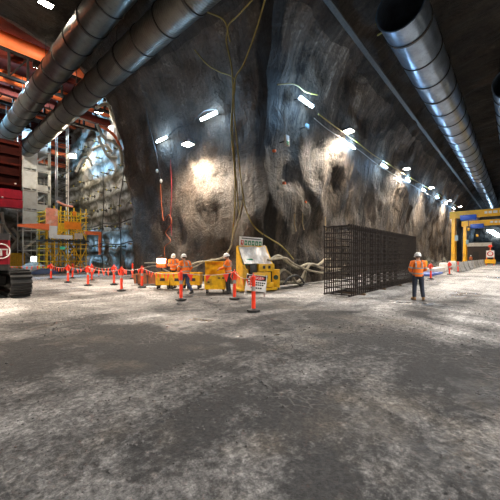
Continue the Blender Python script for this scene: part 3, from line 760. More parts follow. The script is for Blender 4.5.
words_ = ['topmost bent pale hose in the shaft corner, just under the duct', 'long bent pale hose curving below the high floodlight', 'middle bent pale hose between the two curving ones', 'short pale hose hooked at the foot of the hose bundle',
          'thin pale hose against the portal edge above the bundle', 'pale hose stub left of the hose bundle', 'pale hose arching beside the warm mast floodlight']
for i, (pp, w) in enumerate(zip(bent, words_)):
    hose('bent_hose', w, 'hose', [on_y(x, y, 25.8 + .35*i + (6 if i == 6 else 0)) for x, y in pp], .13 if i != 4 else .07, PALE if i != 2 else ORANGE_STEEL, 'bent hoses in the shaft corner')
for i, (x, y, rr) in enumerate(((113, 134, .55), (88, 176, .5))):
    b = MB(); b.ball((0, 0, 0), rr, 3, (.8, 1, 1.3))
    for v in b.b.verts: v.co += noise.noise_vector(v.co*1.6)*.35
    tag(b.build('concrete_lump', paint('crusty_concrete', (.62, .60, .54), .9, var=.3, scale=3, bump=.6), loc=on_y(x, y, 28.5+i*7)), ('crusty pale concrete lump behind the bent hoses', 'crusty pale concrete lump right of the mast floodlight')[i], 'concrete')
# end wall clutter: pale pipes, yellow hoarding, lamp box, tarp and sandbags
for i, (pp, w) in enumerate((([(2, 212), (4, 225), (12, 236), (20, 242)], 'upper pale pipe leaning across the shaft end wall'), ([(12, 228), (18, 236), (14, 245), (8, 250)], 'hooked pale pipe on the shaft end wall'), ([(10, 250), (16, 246), (22, 244)], 'short pale pipe above the yellow hoarding'))):
    hose('leaning_pipe', w, 'pipe', [on_y(x, y, 44.8) for x, y in pp], .16, PALE, 'pale pipes on the shaft end wall')
a, b = on_y(8, 268, 42.5), on_y(22, 253, 42.5)
yh = thing('hoarding', 'yellow sheet hoarding standing behind the digger track', 'hoarding', (a.x, 42.5, 0))
ww = b.x-a.x+.3; MB().box((ww/2, 0, b.z/2), (ww, .06, b.z)).build('hoarding_sheet', YEL, yh, smooth=False)
for k in range(8): MB().box((ww*(k+.5)/8, -.05, b.z/2), (.06, .05, b.z)).build('corrugation', YEL, yh, smooth=False)
p = on_y(33.5, 259, 40.4)
lb = thing('light_box', 'bright white light box at the foot of the stair tower', 'lamp', (p.x, p.y, 0))
MB().box((0, 0, p.z), (.62, .2, .66), None, .03).build('light_housing', DARK, lb); MB().box((0, -.12, p.z), (.52, .05, .56), None, .02).build('light_panel', glow('lit_panel', (1, .95, .85), 6), lb)
MB().tube([(0, 0, 0), (0, 0, p.z-.3)], .04, 8).build('stand', DARK, lb)
def heap(name, label, cat, c, rx, ry, h, m, seed, sub=3):
    b = MB(); b.ball((0, 0, 0), 1, sub)
    for v in b.b.verts:
        n_ = noise.noise_vector(v.co*1.7 + Vector((seed, 0, 0)))*.28; v.co = Vector(((v.co.x+n_.x)*rx, (v.co.y+n_.y)*ry, max(0, (v.co.z+n_.z)*h)))
    return tag(b.build(name, m, loc=(c.x, c.y, 0)), label, cat)
heap('spoil_heap', 'pale grey spoil heap below the bright light box', 'heap', on_floor(35, 271.5), 1.2, .8, .95, paint('pale_spoil', (.34, .33, .29), .9, var=.4, scale=4, bump=.6), 1)
heap('tarpaulin', 'crumpled blue tarpaulin at the foot of the yellow platform', 'tarpaulin', on_y(46, 272.5, 32.8), 1.3, .6, .45, paint('blue_tarpaulin', (.06, .10, .22), .5, var=.4, scale=5), 5)
for i, (x, y, rx, h, w) in enumerate(((60, 271.5, 1.3, .7, 'dark heap of gear under the yellow platform'), (79, 271, 1.0, .5, 'dark heap of gear right of the yellow platform'), (100, 272.5, 1.3, .45, 'low dark heap at the foot of the pale shaft wall'), (122, 274.5, 1.3, .4, 'low dark heap near the portal edge'))):
    heap('gear_heap', w, 'heap', on_y(x, y, 33.0) if x < 90 else on_floor(x, y), rx, .6, h, paint('dark_gear', (.07, .065, .05), .8, var=.6, scale=3, dirt=(.25, .22, .12)), 10+i)
# ================================================================ REBAR CAGE
cg = thing('rebar_cage', 'long dark rebar cage standing on its edge beside the tunnel wall', 'rebar cage', (11.7, 5.0, 0))
CL, CD, CH = 10.3, 1.08, 2.92
def vb(x, y): y += -.05 if y == 0 else .05 if y == CD else 0; MB().tube([(x, y, .04), (x, y, CH)], .025, 6).build('vertical_bar', RUST, cg)
for k in range(49):
    x = CL*k/48
    vb(x, 0); vb(x, CD)
for y, zs in ((.0, 14), (CD, 14)):
    for k in range(zs):
        z = .05 + (CH-.07)*k/(zs-1)
        MB().tube([(-.12, y, z), (CL+.12, y, z)], .040 if k in (0, zs-1, 4, 9) else .026, 6).build('long_bar', RUST, cg)
for x in (0, CL*.12, CL*.26, CL*.4, CL*.55, CL*.7, CL*.85, CL):
    for k in range(11):
        if x not in (0, CL) and k % 2: continue
        z = .06 + (CH-.1)*k/10
        MB().tube([(x, -.06, z), (x, CD+.06, z)], .02, 6).build('cross_tie', RUST, cg)
for k in range(22): 
    x = CL*(k+.5)/22
    MB().tube([(x, -.05, CH), (x, CD+.05, CH)], .02, 6).build('top_tie', RUST, cg)
    MB().tube([(x, -.05, .05), (x, CD+.05, .05)], .02, 6).build('bottom_tie', RUST, cg)
for y in (.36, .72):
    for x in (0,): vb(x, y)
for k in range(5):
    x = .5 + CL*k/5.6
    MB().tube([(x, .02, .2), (x+1.4, .02, CH-.2)], .017, 6).build('diagonal_bar', RUST, cg)
for k in range(4):
    MB().box((1.2+k*2.7, CD/2, .0), (.12, 1.4, .09)).build('timber_bearer', paint('bearer_timber', (.14, .09, .05), .8), cg, smooth=False)

# ================================================================ PEOPLE
def skin_mesh(name, verts, edges, radii, root, sub, m, parent, extra=None):
    me = bpy.data.meshes.new('tmp'); me.from_pydata(verts, edges, [])
    o = bpy.data.objects.new('tmp', me); COL.objects.link(o)
    o.modifiers.new('s', 'SKIN'); 
    for i, r in enumerate(radii):
        sv = me.skin_vertices[0].data[i]; sv.radius = (r, r) if not isinstance(r, tuple) else r; sv.use_root = (i == root)
    ss = o.modifiers.new('b', 'SUBSURF'); ss.levels = sub; ss.render_levels = sub
    dg = bpy.context.evaluated_depsgraph_get()
    em = bpy.data.meshes.new_from_object(o.evaluated_get(dg))
    bpy.data.objects.remove(o); bpy.data.meshes.remove(me)
    b = MB(); b.b.from_mesh(em); bpy.data.meshes.remove(em)
    if extra: extra(b)
    return b.build(name, m, parent, angle=80)
def lerp(a, b, t): return a + (b-a)*t
BASE = dict(pel=(0, 0, .95), chest=(0, 0, 1.34), neck=(0, 0, 1.47), head=(0, .02, 1.62),
            shR=(.19, 0, 1.41), elR=(.25, .0, 1.13), wrR=(.24, .12, .90), shL=(-.19, 0, 1.41), elL=(-.25, 0, 1.13), wrL=(-.24, .12, .90),
            hiR=(.095, 0, .90), knR=(.11, .03, .49), anR=(.12, -.02, .09), hiL=(-.095, 0, .90), knL=(-.11, .03, .49), anL=(-.12, -.02, .09),
            toR=(.13, .17, .045), toL=(-.13, .17, .045))
def person(label, loc, rz, pose, trousers, boots, holds=False, arms_long=True, yaw=0, nod=0):
    J = {k: Vector(v) for k, v in {**BASE, **pose}.items()}
    root = thing('person', label, 'person', loc, rz, None)
    hd = J['head']; hq = Matrix.Rotation(yaw, 3, 'Z') @ Matrix.Rotation(-nod, 3, 'X')
    # continuous body with fingers
    V, E, RA = [], [], []
    def add(p, r, par=None):
        V.append(tuple(p)); RA.append(r)
        if par is not None: E.append((par, len(V)-1))
        return len(V)-1
    pel = add(J['pel'], .125); sp = add(lerp(J['pel'], J['chest'], .5), .115, pel); ch = add(J['chest'], .125, sp)
    nk = add(J['neck'], .055, ch); add(lerp(J['neck'], hd, .55), .05, nk)
    hands = []
    for s in 'RL':
        a = add(lerp(J['chest'], J['sh'+s], .55)+Vector((0, 0, .04)), .085, ch); a = add(J['sh'+s], .062, a); a = add(lerp(J['sh'+s], J['el'+s], .5), .05, a)
        a = add(J['el'+s], .042, a); a = add(lerp(J['el'+s], J['wr'+s], .4), .039, a); a = add(J['wr'+s], .026, a)
        hands.append(s)
        h = add(J['hi'+s], .088, pel); h = add(lerp(J['hi'+s], J['kn'+s], .5), .075, h); h = add(J['kn'+s], .055, h)
        h = add(lerp(J['kn'+s], J['an'+s], .35), .054, h); h = add(J['an'+s], .038, h); add(J['to'+s], .032, h)
    def extra(b):
        for s in hands:
            w = J['wr'+s]; d = (w - J['el'+s]).normalized(); sx = 1 if s == 'R' else -1
            side = d.cross(Vector((0, 0, 1))); side = side.normalized() if side.length > .2 else Vector((0, 1, 0))
            curl = d.cross(side).normalized()
            if curl.z > 0: curl = -curl
            b.tube([w-d*.02, w+d*.03, w+d*.085], [.026, .036, .034], 8, .6)
            for i, (o, L) in enumerate(((-.028, .066), (-.0095, .078), (.0095, .072), (.028, .056))):
                p0 = w + d*.075 + side*o; b.tube([p0, p0+d*L*.5+curl*.008, p0+d*L*.85+curl*.034], [.0095, .009, .007], 6)
            p0 = w + d*.025 + side*.03*sx; b.tube([p0, p0+side*.028*sx+d*.02+curl*.012, p0+side*.034*sx+d*.052+curl*.03], [.0115, .0105, .008], 6)
        # head with brow, nose, chin and ears
        q = bmesh.ops.create_uvsphere(b.b, u_segments=24, v_segments=16, radius=1)
        for v in q['verts']:
            c = v.co.copy(); x, y, z = c.x*.076, c.y*.096, c.z*.118
            if z < -.02: x *= 1+ (z+.02)*2.4; y = y*.97 + .006
            if c.y > .75 and abs(c.x) < .24 and -.35 < c.z < .12: y += .022*(1-abs(c.x)/.24)
            if c.y > .6 and -.1 < c.z < .2 and .2 < abs(c.x) < .6: y -= .007
            v.co = hq @ Vector((x, y, z)) + hd
        for sx in (-1, 1): b.ball(hq @ Vector((sx*.077, -.005, -.008)) + hd, .026, 2, (.45, .8, 1.2))
        b.tube([hq @ Vector((-.022, .094, -.05)) + hd, hq @ Vector((0, .100, -.048)) + hd, hq @ Vector((.022, .094, -.05)) + hd], [.005, .008, .005], 6)
    skin_mesh('body', V, E, RA, 0, 2, SKIN, root, extra)
    for sx in (-1, 1):
        e = MB(); e.ball(hq @ Vector((sx*.031, .085, .012)) + hd, .011, 2); e.build('eye', paint('eye_dark', (.03, .02, .015), .2), root)
    hb = MB(); hb.ball((0, 0, 0), 1, 3)
    for v in hb.b.verts: v.co = hq @ Vector((v.co.x*.081, v.co.y*.088-.014, max(v.co.z, -.45)*.112+.012)) + hd
    hb.build('hair', HAIR, root)
    # helmet: dome, brim, ridge
    hm = MB(); rings = []
    for a, r in ((-.02, 1.0), (.03, 1.0), (.07, .93), (.105, .75), (.128, .45), (.136, .08)):
        rings.append([hq @ Vector((math.cos(t)*.112*r, math.sin(t)*.135*r, .035+a)) + hd for t in [k*math.tau/24 for k in range(24)]])
    hm.loft(rings); h = hm.build('helmet', HELM, root)
    br = MB(); br.loft([[hq @ Vector((math.cos(t)*.128, math.sin(t)*.15 + (.035 if math.sin(t) > .3 else 0), .012+z)) + hd for t in [k*math.tau/24 for k in range(24)]] for z in (0, .014)])
    br.build('brim', HELM, h)
    rg = MB(); rg.tube([hq @ Vector((0, .11, .10)) + hd, hq @ Vector((0, .06, .158)) + hd, hq @ Vector((0, -.05, .160)) + hd, hq @ Vector((0, -.115, .10)) + hd], .014, 6); rg.build('ridge', HELM, h)
    # shirt: torso loft and sleeves
    up = (J['chest']-J['pel']).normalized(); 
    sh = (J['shR']-J['shL']); sd = Vector((sh.x, sh.y, 0)).normalized(); fw = up.cross(sd); fw = -fw if fw.dot(Vector((0, 1, 0))) < 0 else fw
    sd0 = sd
    def tr(t, rx, ry): 
        c = J['pel'] + (J['chest']-J['pel'])*t
        return [c + sd0*math.cos(k*math.tau/20)*rx + fw*math.sin(k*math.tau/20)*ry for k in range(20)]
    sm = MB(); sm.loft([tr(-.16, .175, .135), tr(.0, .178, .14), tr(.3, .172, .138), tr(.65, .19, .145), tr(.95, .205, .14), tr(1.14, .20, .115), tr(1.27, .12, .085), tr(1.34, .07, .065)])
    for s in 'RL':
        e1 = lerp(J['el'+s], J['wr'+s], .86)
        sm.tube([lerp(J['chest'], J['sh'+s], .6)+Vector((0, 0, .03)), J['sh'+s], lerp(J['sh'+s], J['el'+s], .5), J['el'+s], lerp(J['el'+s], J['wr'+s], .5), e1], [.09, .085, .072, .062, .056, .046], 12)
    shirt = sm.build('shirt', HIVIS, root, angle=70)
    for t, nm in ((.12, 1), (.62, 1)):
        q = MB(); o = [tr(t-.06, .186, .150), tr(t+.06, .193, .152)]; q.loft([tr(t-.06, .15, .12)] + o + [tr(t+.06, .15, .12)], cap=False); q.build('reflective_band', SILVER, shirt)
    for s in (-1, 1):
        q = MB(); cc = [J['chest']+sd0*s*.10+up*v + fw*w for v, w in ((-.12, -.152), (.03, -.142), (.085, -.08), (.085, .06), (.03, .142), (-.12, .152))]
        for a, b in zip(cc, cc[1:]): q.bar(a, b, .045, .02)
        q.build('reflective_brace', SILVER, shirt)
    for s in 'RL':
        q = MB(); a, b = lerp(J['sh'+s], J['el'+s], .60), lerp(J['sh'+s], J['el'+s], .80); q.tube([a, b], [.074, .070], 12); q.build('reflective_cuff', SILVER, shirt)
    # trousers
    tm = MB(); 
    def tz(c, rx, ry): return [c + Vector((math.cos(k*math.tau/20)*rx, math.sin(k*math.tau/20)*ry, 0)) for k in range(20)]
    pl = J['pel']
    tm.loft([tz(pl+Vector((0, 0, .07)), .165, .128), tz(pl, .17, .135), tz(pl-Vector((0, 0, .10)), .165, .13), tz(pl-Vector((0, 0, .15)), .10, .09)])
    for s in 'RL':
        kn, an = J['kn'+s], J['an'+s]
        tm.tube([J['hi'+s]+Vector((0, 0, .03)), lerp(J['hi'+s], kn, .45), kn, lerp(kn, an, .4), lerp(kn, an, .93)], [.105, .095, .078, .074, .068], 12)
    tm.build('trousers', trousers, root, angle=70)
    for s in 'RL':
        an, to = J['an'+s], J['to'+s]; d = (to-an); 
        bm = MB(); bm.tube([lerp(J['kn'+s], an, .74), lerp(J['kn'+s], an, .9), an+Vector((0, 0, -.005))], [.058, .056, .056], 12)
        heel = an - Vector((d.x, d.y, 0)).normalized()*.05; heel.z = an.z-.035
        bm.tube([heel, lerp(heel, to, .45)+Vector((0, 0, .015)), lerp(heel, to, .8), to+(to-heel).normalized()*.05], [.046, .056, .052, .036], 10)
        bt = bm.build('boot', boots, root, angle=70)
        so = MB(); a = heel.copy(); a.z -= .045; c2 = to + (to-heel).normalized()*.05; c2.z = to.z-.04
        so.bar(a, c2, .10, .018); so.build('sole', BLACK, bt)
    return root
pR = on_floor(418, 300)
person('worker in orange high-visibility shirt and tan boots standing alone by the rebar cage', (pR.x, pR.y, 0), YAW-.25,
       dict(elR=(.27, .06, 1.14), wrR=(.16, .30, 1.08), elL=(-.27, .02, 1.14), wrL=(-.16, .27, 1.05), anR=(.17, -.03, .09), toR=(.22, .15, .045), anL=(-.13, -.02, .09), toL=(-.15, .17, .045), knR=(.14, .03, .49)), NAVY, BOOT, nod=.15)
pA = on_floor(185.5, 294)
person('worker in orange shirt and blue trousers striding past the yellow bins', (pA.x, pA.y, 0), YAW+.75,
       dict(pel=(0, 0, .93), chest=(0, .06, 1.31), neck=(0, .09, 1.44), head=(0, .14, 1.58), shR=(.19, .06, 1.38), shL=(-.19, .06, 1.38), elR=(.29, .0, 1.12), wrR=(.27, .20, .96), elL=(-.29, .05, 1.12), wrL=(-.22, .27, 1.02),
            hiR=(.095, 0, .88), hiL=(-.095, 0, .88), knR=(.10, -.02, .48), anR=(.11, -.36, .14), toR=(.12, -.20, .05), knL=(-.11, .16, .50), anL=(-.11, .20, .09), toL=(-.12, .39, .045)), paint('blue_work_trousers', (.028, .045, .10), .85, var=.35, scale=14), BLACK, nod=.2)
pB = at_depth(173.5, 256+1.65*300/16.2, 16.2)
person('worker with head bowed and arms folded, standing behind the yellow bins by the lit lamp', (pB.x, pB.y, 0), YAW+math.pi+.15,
       dict(head=(0, .05, 1.61), elR=(.25, .10, 1.14), wrR=(-.04, .24, 1.17), elL=(-.25, .10, 1.14), wrL=(.04, .27, 1.13)), BLKC, BLACK, nod=.5)
pC = at_depth(228.5, 256+1.65*300/13.2, 13.2)
person('worker in orange shirt and black trousers reaching into the open yellow box', (pC.x, pC.y, 0), YAW+1.35,
       dict(chest=(0, .04, 1.33), head=(0, .08, 1.61), elR=(.22, .16, 1.15), wrR=(.14, .40, 1.12), elL=(-.22, .14, 1.14), wrL=(-.13, .38, 1.06)), BLKC, BLACK, nod=.3)

# ================================================================ POSTS AND BUNTING
def bollard(label, loc):
    root = thing('bollard', label, 'safety bollard', loc, R.uniform(0, 1), 'red safety bollards')
    b = MB(); b.prism([(math.cos(k*math.tau/8+.39)*.21, math.sin(k*math.tau/8+.39)*.21) for k in range(8)], 'z', 0, .05)
    b.lathe([(.15, .05), (.09, .085)], 12); b.build('base', BLACK, root)
    MB().lathe([(.062, .06), (.058, .98), (.07, 1.0), (.07, 1.04), (.05, 1.06)], 16).build('post', SAFETY, root)
    MB().lathe([(.0635, .60), (.063, .74)], 16).build('reflective_band', SILVER, root)
    lp = MB(); lp.torus((0, 0, 1.085), .045, .016, Matrix.Rotation(math.pi/2, 3, 'X'), 14, 6); lp.build('top_loop', SAFETY, root)
    return root
BOL = [(253.5, 311, 'red bollard nearest the camera, in front of the white danger sign'), (234.5, 299, 'red bollard before the worker in black trousers, big flag tied on top'), (181, 300, 'red bollard in front of the striding worker'),
       (142, 287.3, 'red bollard left of the first yellow bin'), (121.5, 290.7, 'red bollard mid left, nearest the camera of its cluster'), (114, 284.6, 'red bollard just behind the mid left cluster front'),
       (88, 285.5, 'red bollard left of the mid left cluster, double flags on top'), (91.7, 280.4, 'red bollard right behind the one with double flags'), (72.5, 278.2, 'red bollard at the foot of the yellow platform, right one of two'),
       (68, 282.4, 'red bollard at the yellow platform, nearest of its pair'), (51, 279.2, 'red bollard farthest left, by the blue tarpaulin'), (132.5, 278.6, 'striped red bollard beside the portal edge'),
       (430.8, 279.2, 'red bollard just right of the worker beside the rebar cage'), (449.5, 274.6, 'red bollard in front of the gantry leg'), (458, 272.2, 'red bollard at the head of the concrete barrier row')]
TOP = []
for x, y, lab in BOL:
    p = on_floor(x, y); p.z = 0; bollard(lab, p); TOP.append(p + Vector((0, 0, 1.03)))
def bunting(label, chain, nfl, big=0):
    o = chain[0]; root = thing('bunting', label, 'bunting', o, 0, 'red flag bunting between bollards')
    st = MB()
    for a, b in zip(chain, chain[1:]):
        L = (b-a).length; pts = [lerp(a, b, t/8) - Vector((0, 0, .16*4*(t/8)*(1-t/8)*min(1, L/3))) - o for t in range(9)]
        st.tube(pts, .009, 5)
        n = max(2, int(L/.52))
        d = (b-a).normalized()
        for k in range(n):
            t = (k+.5)/n; c = lerp(a, b, t) - Vector((0, 0, .16*4*t*(1-t)*min(1, L/3))) - o
            sw = Vector((-d.y, d.x, 0))*R.uniform(-.07, .07); w = R.uniform(.09, .125); h = R.uniform(.24, .32); sl = d*R.uniform(-.07, .07)
            f = MB(); th = Vector((-d.y, d.x, 0))*.004
            A, B, C = c-d*w, c+d*w, c-Vector((0, 0, h))+sw+sl
            f.loft([[A-th, B-th, C-th], [A+th, B+th, C+th]]); f.build('flag', FLAGM, root, smooth=False)
    st.build('line', WHITE, root)
    return root
offL = on_floor(-14, 277); offL.z = 1.0
bunting('run of red flags from the left picture edge to the yellow platform', [offL, TOP[10]], 6)
bunting('run of red flags along the front bollards from the platform to the mid left cluster', [TOP[10], TOP[9], TOP[6], TOP[4]], 5)
bunting('run of red flags in front of the pale shaft wall behind the front row', [TOP[8], TOP[7], TOP[5]], 5)
bunting('run of red flags from the mid left cluster past the bins to the striding worker', [TOP[4], TOP[3], TOP[2]], 5)
bunting('run of red flags before the open yellow box', [TOP[2], TOP[1]], 5)
bunting('single short flag line between the danger sign bollard and its neighbour', [TOP[1], TOP[0]], 3)
def wrap(label, p, n=2):
    root = thing('tied_flag', label, 'flag', p, 0, 'flags knotted on bollard tops')
    for k in range(n):
        dr = Vector((C_*0+S_, -C_, 0))*(1 if k % 2 else -1)
        f = MB(); pts = [Vector((0, 0, .04)), dr*.10+Vector((0, 0, -.02)), dr*.15+Vector((0, 0, -.17)), dr*.04+Vector((0, 0, -.36))]
        f.tube(pts, [.05, .075, .065, .015], 8, .3); f.build('cloth', FLAGM, root)
for i, w in ((1, 'red flag knotted on the bollard before the worker in black trousers'), (6, 'red flag knotted on the bollard left of the mid left cluster'), (4, 'red flag knotted on the mid left bollard nearest the camera'), (5, 'red flag knotted on the bollard behind the cluster front'), (10, 'red flag knotted on the farthest left bollard'), (9, 'red flag knotted on the nearer platform bollard'), (12, 'red flag knotted on the bollard right of the lone worker'), (13, 'red flag knotted on the bollard before the gantry leg')):
    wrap(w, TOP[i], 2 if i != 1 else 2)

# ================================================================ YELLOW GEAR AT THE CORNER
def bin_(label, x, y, w=.72, d=.62, h=.62):
    p = on_floor(x, y); root = thing('wheeled_bin', label, 'bin', (p.x, p.y, 0), YAW+R.uniform(-.1, .1), 'wheeled yellow bins beside the crew')
    z0 = .20; b = MB()
    def rc(a, bb, z): return [(-a, -bb, z), (a, -bb, z), (a, bb, z), (-a, bb, z)]
    b.loft([rc(w*.46, d*.46, z0), rc(w*.5, d*.5, z0+h), rc(w*.46, d*.46, z0+h), rc(w*.42, d*.42, z0+.05)]); b.build('tub', YEL, root, smooth=False)
    q = MB(); q.box((0, -d*.5-.01, z0+h-.05), (w*1.04, .05, .07)); q.box((0, d*.5+.01, z0+h-.05), (w*1.04, .05, .07)); q.box((-w*.5, 0, z0+h-.05), (.05, d, .07)); q.box((w*.5, 0, z0+h-.05), (.05, d, .07)); q.build('rim', YEL, root, smooth=False)
    MB().box((0, -d*.49, z0+h*.45), (.24, .02, .14)).build('stencil_plate', DARK, root, smooth=False)
    for sx in (-1, 1):
        for sy in (-1, 1):
            c = MB(); c.tube([(sx*w*.36-.03, sy*d*.34, .10), (sx*w*.36+.03, sy*d*.34, .10)], .10, 14); c.box((sx*w*.36, sy*d*.34, .18), (.10, .1, .06)); c.build('caster', BLACK, root)
    return root
bin_('leftmost wheeled yellow bin, under the lit lamp', 163.8, 288.6)
bin_('middle wheeled yellow bin, behind the red bollard', 178.6, 288.8)
bin_('wheeled yellow bin mostly hidden behind the striding worker', 194.5, 288.6)
p = on_floor(150, 284.5)
sk = thing('rusty_skip', 'low rust coloured steel box left of the yellow bins', 'skip', (p.x, p.y, 0), YAW)
b = MB(); b.loft([[(-.75, -.4, .08), (.75, -.4, .08), (.75, .4, .08), (-.75, .4, .08)], [(-.85, -.45, .62), (.85, -.45, .62), (.85, .45, .62), (-.85, .45, .62)], [(-.8, -.4, .62), (.8, -.4, .62), (.8, .4, .62), (-.8, .4, .62)], [(-.7, -.36, .14), (.7, -.36, .14), (.7, .36, .14), (-.7, .36, .14)]])
b.build('tub', paint('rust_skip', (.24, .075, .025), .7, var=.4, scale=5), sk, smooth=False)
for sx in (-.6, 0, .6): MB().box((sx, -.43, .35), (.07, .08, .52), Matrix.Rotation(.16, 3, 'X')).build('rib', DARK, sk, smooth=False)
for sx in (-.5, .5): MB().box((sx, 0, .04), (.12, .8, .08)).build('skid', DARK, sk, smooth=False)
# portable lamp
p = on_floor(161.5, 286.8)
wl = thing('work_lamp', 'orange portable work lamp glaring above the left yellow bin', 'work lamp', (p.x, p.y, 0), YAW)
for k in range(3):
    a = k*math.tau/3+.5; MB().tube([(0, 0, .75), (math.cos(a)*.45, math.sin(a)*.45, .03)], .022, 8).build('leg', DARK, wl)
MB().tube([(0, 0, .7), (0, 0, 1.12)], .03, 8).build('pole', DARK, wl)
MB().box((0, .03, 1.28), (.50, .28, .50), None, .04).build('lamp_housing', ORANGE_STEEL, wl)
MB().box((.03, -.13, 1.40), (.44, .06, .22), Matrix.Rotation(-.25, 3, 'X'), .02).build('lamp_lens', glow('work_lamp_lens', (1, .88, .66), 30), wl)
MB().torus((0, .03, 1.56), .12, .014, Matrix.Rotation(math.pi/2, 3, 'X')).build('handle', DARK, wl)
light('work_lamp_beam', 'SPOT', (.03, -.25, 1.42), 90, WARMC, wl, .12, (.15, -1, -.15), 150, .6)
# open tool box on casters
p = on_floor(215.5, 292.5)
tb = thing('tool_chest', 'yellow wheeled site box with its lid raised beside the worker in black', 'tool box', (p.x, p.y, 0), YAW+.05)
b = MB(); b.loft([[(-.46, -.34, .18), (.46, -.34, .18), (.46, .34, .18), (-.46, .34, .18)], [(-.48, -.36, .80), (.48, -.36, .80), (.48, .36, .80), (-.48, .36, .80)], [(-.44, -.32, .80), (.44, -.32, .80), (.44, .32, .80), (-.44, .32, .80)], [(-.43, -.31, .26), (.43, -.31, .26), (.43, .31, .26), (-.43, .31, .26)]]); b.build('body', YEL, tb, smooth=False)
ld = MB(); ld.box((0, .40, 1.09), (.98, .05, .60)); ld.box((-.47, .34, 1.09), (.05, .16, .60)); ld.box((.47, .34, 1.09), (.05, .16, .60)); ld.box((0, .34, 1.385), (.98, .18, .05)); ld.build('lid', YEL, tb, smooth=False)
MB().box((-.28, -.372, .52), (.26, .02, .24)).build('stencil_plate', paint('stencil_ochre', (.42, .24, .02), .5), tb, smooth=False)
MB().box((-.28, -.385, .50), (.10, .01, .07)).build('stencil_mark', SIGNBLK, tb, smooth=False)
for sx in (.18, .36): MB().box((sx, -.375, .68), (.10, .03, .05)).build('latch', DARK, tb, smooth=False)
for sx in (-.36, .36):
    for sy in (-.26, .26):
        c = MB(); c.tube([(sx-.03, sy, .09), (sx+.03, sy, .09)], .09, 14); c.box((sx, sy, .16), (.1, .1, .06)); c.build('caster', BLACK, tb)
# emergency station with sign and clear sheet
p = on_floor(256.5, 290.0)
es = thing('emergency_station', 'yellow emergency station under a clear sheet, with white pictogram board on top', 'emergency station', (p.x, p.y, 0), YAW+.34)
W3 = 1.0
for sx in (-.84, .62):
    b = MB(); b.prism([(-.52, .12), (.52, .12), (.52, 2.12), (.38, 2.12), (-.36, 1.22), (-.52, 1.22)], 'x', sx-.03, sx+.03); 
    if sx < 0: b.build('side_panel', YEL, es, smooth=False)
    else: b.b.free(); MB().bar((sx, .40, 2.12), (sx, -.50, 1.22), .07).build('sloping_rail', YEL, es, smooth=False); MB().bar((sx, .5, .1), (sx, .5, 2.1), .07).build('rear_post', YEL, es, smooth=False)
MB().bar((-.86, .40, 2.13), (.66, .40, 2.13), .06).build('head_rail', YEL, es, smooth=False)
MB().box((-.1, 0, .08), (1.9, 1.1, .10)).build('skid', YEL, es, smooth=False)
MB().bar((-.82, -.53, 1.24), (-.42, -.53, .25), .05, .07).build('front_strut', YEL, es, smooth=False)
# clear film with folds
cm = bpy.data.materials.new('clear_plastic_film'); t = NT(cm); v = t.coord()
fold = t.noise(t.coord(scale=(3, 1, 1), rot=(0, .5, 0)), 1.6, 5, .7, .5)
t.out((.74, .70, .64), .22, 0, fold, .6, .06, alpha=t.ramp(fold, .35, .65, .50, .95))
b = MB(); g = []
for i in range(13):
    row = []
    for j in range(13):
        u, w = i/12, j/12; x = lerp(-.80, .60, u); y = lerp(.42, -.50, w); z = lerp(2.14, 1.26, w)
        n_ = noise.noise(Vector((x*2.2+w*1.5, w*2.5, 4)))*.05
        row.append(b.b.verts.new((x, y-n_, z+n_ + .03)))
    g.append(row)
for A, B in zip(g, g[1:]):
    for k in range(12): b.b.faces.new((A[k], A[k+1], B[k+1], B[k]))
b.build('clear_sheet', cm, es)
MB().box((-.45, -.02, 1.45), (.34, .5, .30), Matrix.Rotation(.4, 3, 'X'), .03).build('green_case', GREEN, es)
for (x, y, z, sx, sy, sz) in ((.32, -.28, 1.10, .80, .5, .36), (-.30, -.20, 1.02, .36, .4, .50), (.10, -.25, .62, .9, .5, .52), (-.55, .1, .62, .45, .6, .8), (.36, -.2, .28, .7, .5, .22)):
    c = MB(); c.box((x, y, z), (sx, sy, sz), None, .02); c.build('storage_box', YEL if sz != .50 else DARK, es)
for x, z in ((.18, 1.12), (.45, 1.12), (.30, .66), (-.05, .66)): MB().box((x, -.54, z), (.12, .02, .14)).build('box_label', SIGNBLK, es, smooth=False)
bd = MB(); bd.box((-.12, .44, 2.36), (1.22, .035, .46), Matrix.Rotation(.06, 3, 'Y'), .006); bd = bd.build('sign_board', SIGNWHT, es)
rot = Matrix.Rotation(.06, 3, 'Y')
def onb(x, z): return Vector((-.12, .44, 2.36)) + rot @ (Vector((x, -.022, z)))
for k in range(6):
    q = MB(); q.box(onb(-.47+k*.19, -.07), (.145, .008, .23), rot, .002); ic = q.build('pictogram', SIGNRED if k == 0 else GREEN, bd, smooth=False)
    q = MB(); c = onb(-.47+k*.19, -.07) + Vector((0, -.006, 0))
    if k == 0: q.prism([(c.x-.03, c.z+.08), (c.x+.03, c.z+.08), (c.x+.012, c.z-.06), (c.x-.012, c.z-.06)], 'y', c.y-.003, c.y+.003)
    elif k % 2: q.box(c, (.03, .006, .12)); q.box(c, (.09, .006, .03))
    else: q.ball(c + Vector((0, 0, .04)), .022, 1, (1, .15, 1)); q.box(c - Vector((0, 0, .03)), (.05, .006, .09))
    q.build('pictogram_symbol', SIGNWHT, bd, smooth=False)
q = MB(); xx = -.5
while xx < .5:
    w = R.uniform(.03, .055); q.box(onb(xx+w/2, .14), (w, .008, .055), rot); xx += w+.012
q.build('headline', SIGNBLK, bd, smooth=False)
for sx in (-.6, .4): MB().bar((sx, .47, 1.95), (sx, .47, 2.5), .04).build('board_post', YEL, es, smooth=False)
p = on_floor(276, 289.0)
gb_ = thing('storage_case', 'small yellow case with dark round badge right of the emergency station', 'case', (p.x, p.y, 0), YAW-.1)
MB().box((0, 0, .52), (.38, .5, .84), None, .02).build('case_body', YEL, gb_); MB().box((0, 0, .95), (.41, .53, .05), None, .01).build('lid', YEL, gb_)
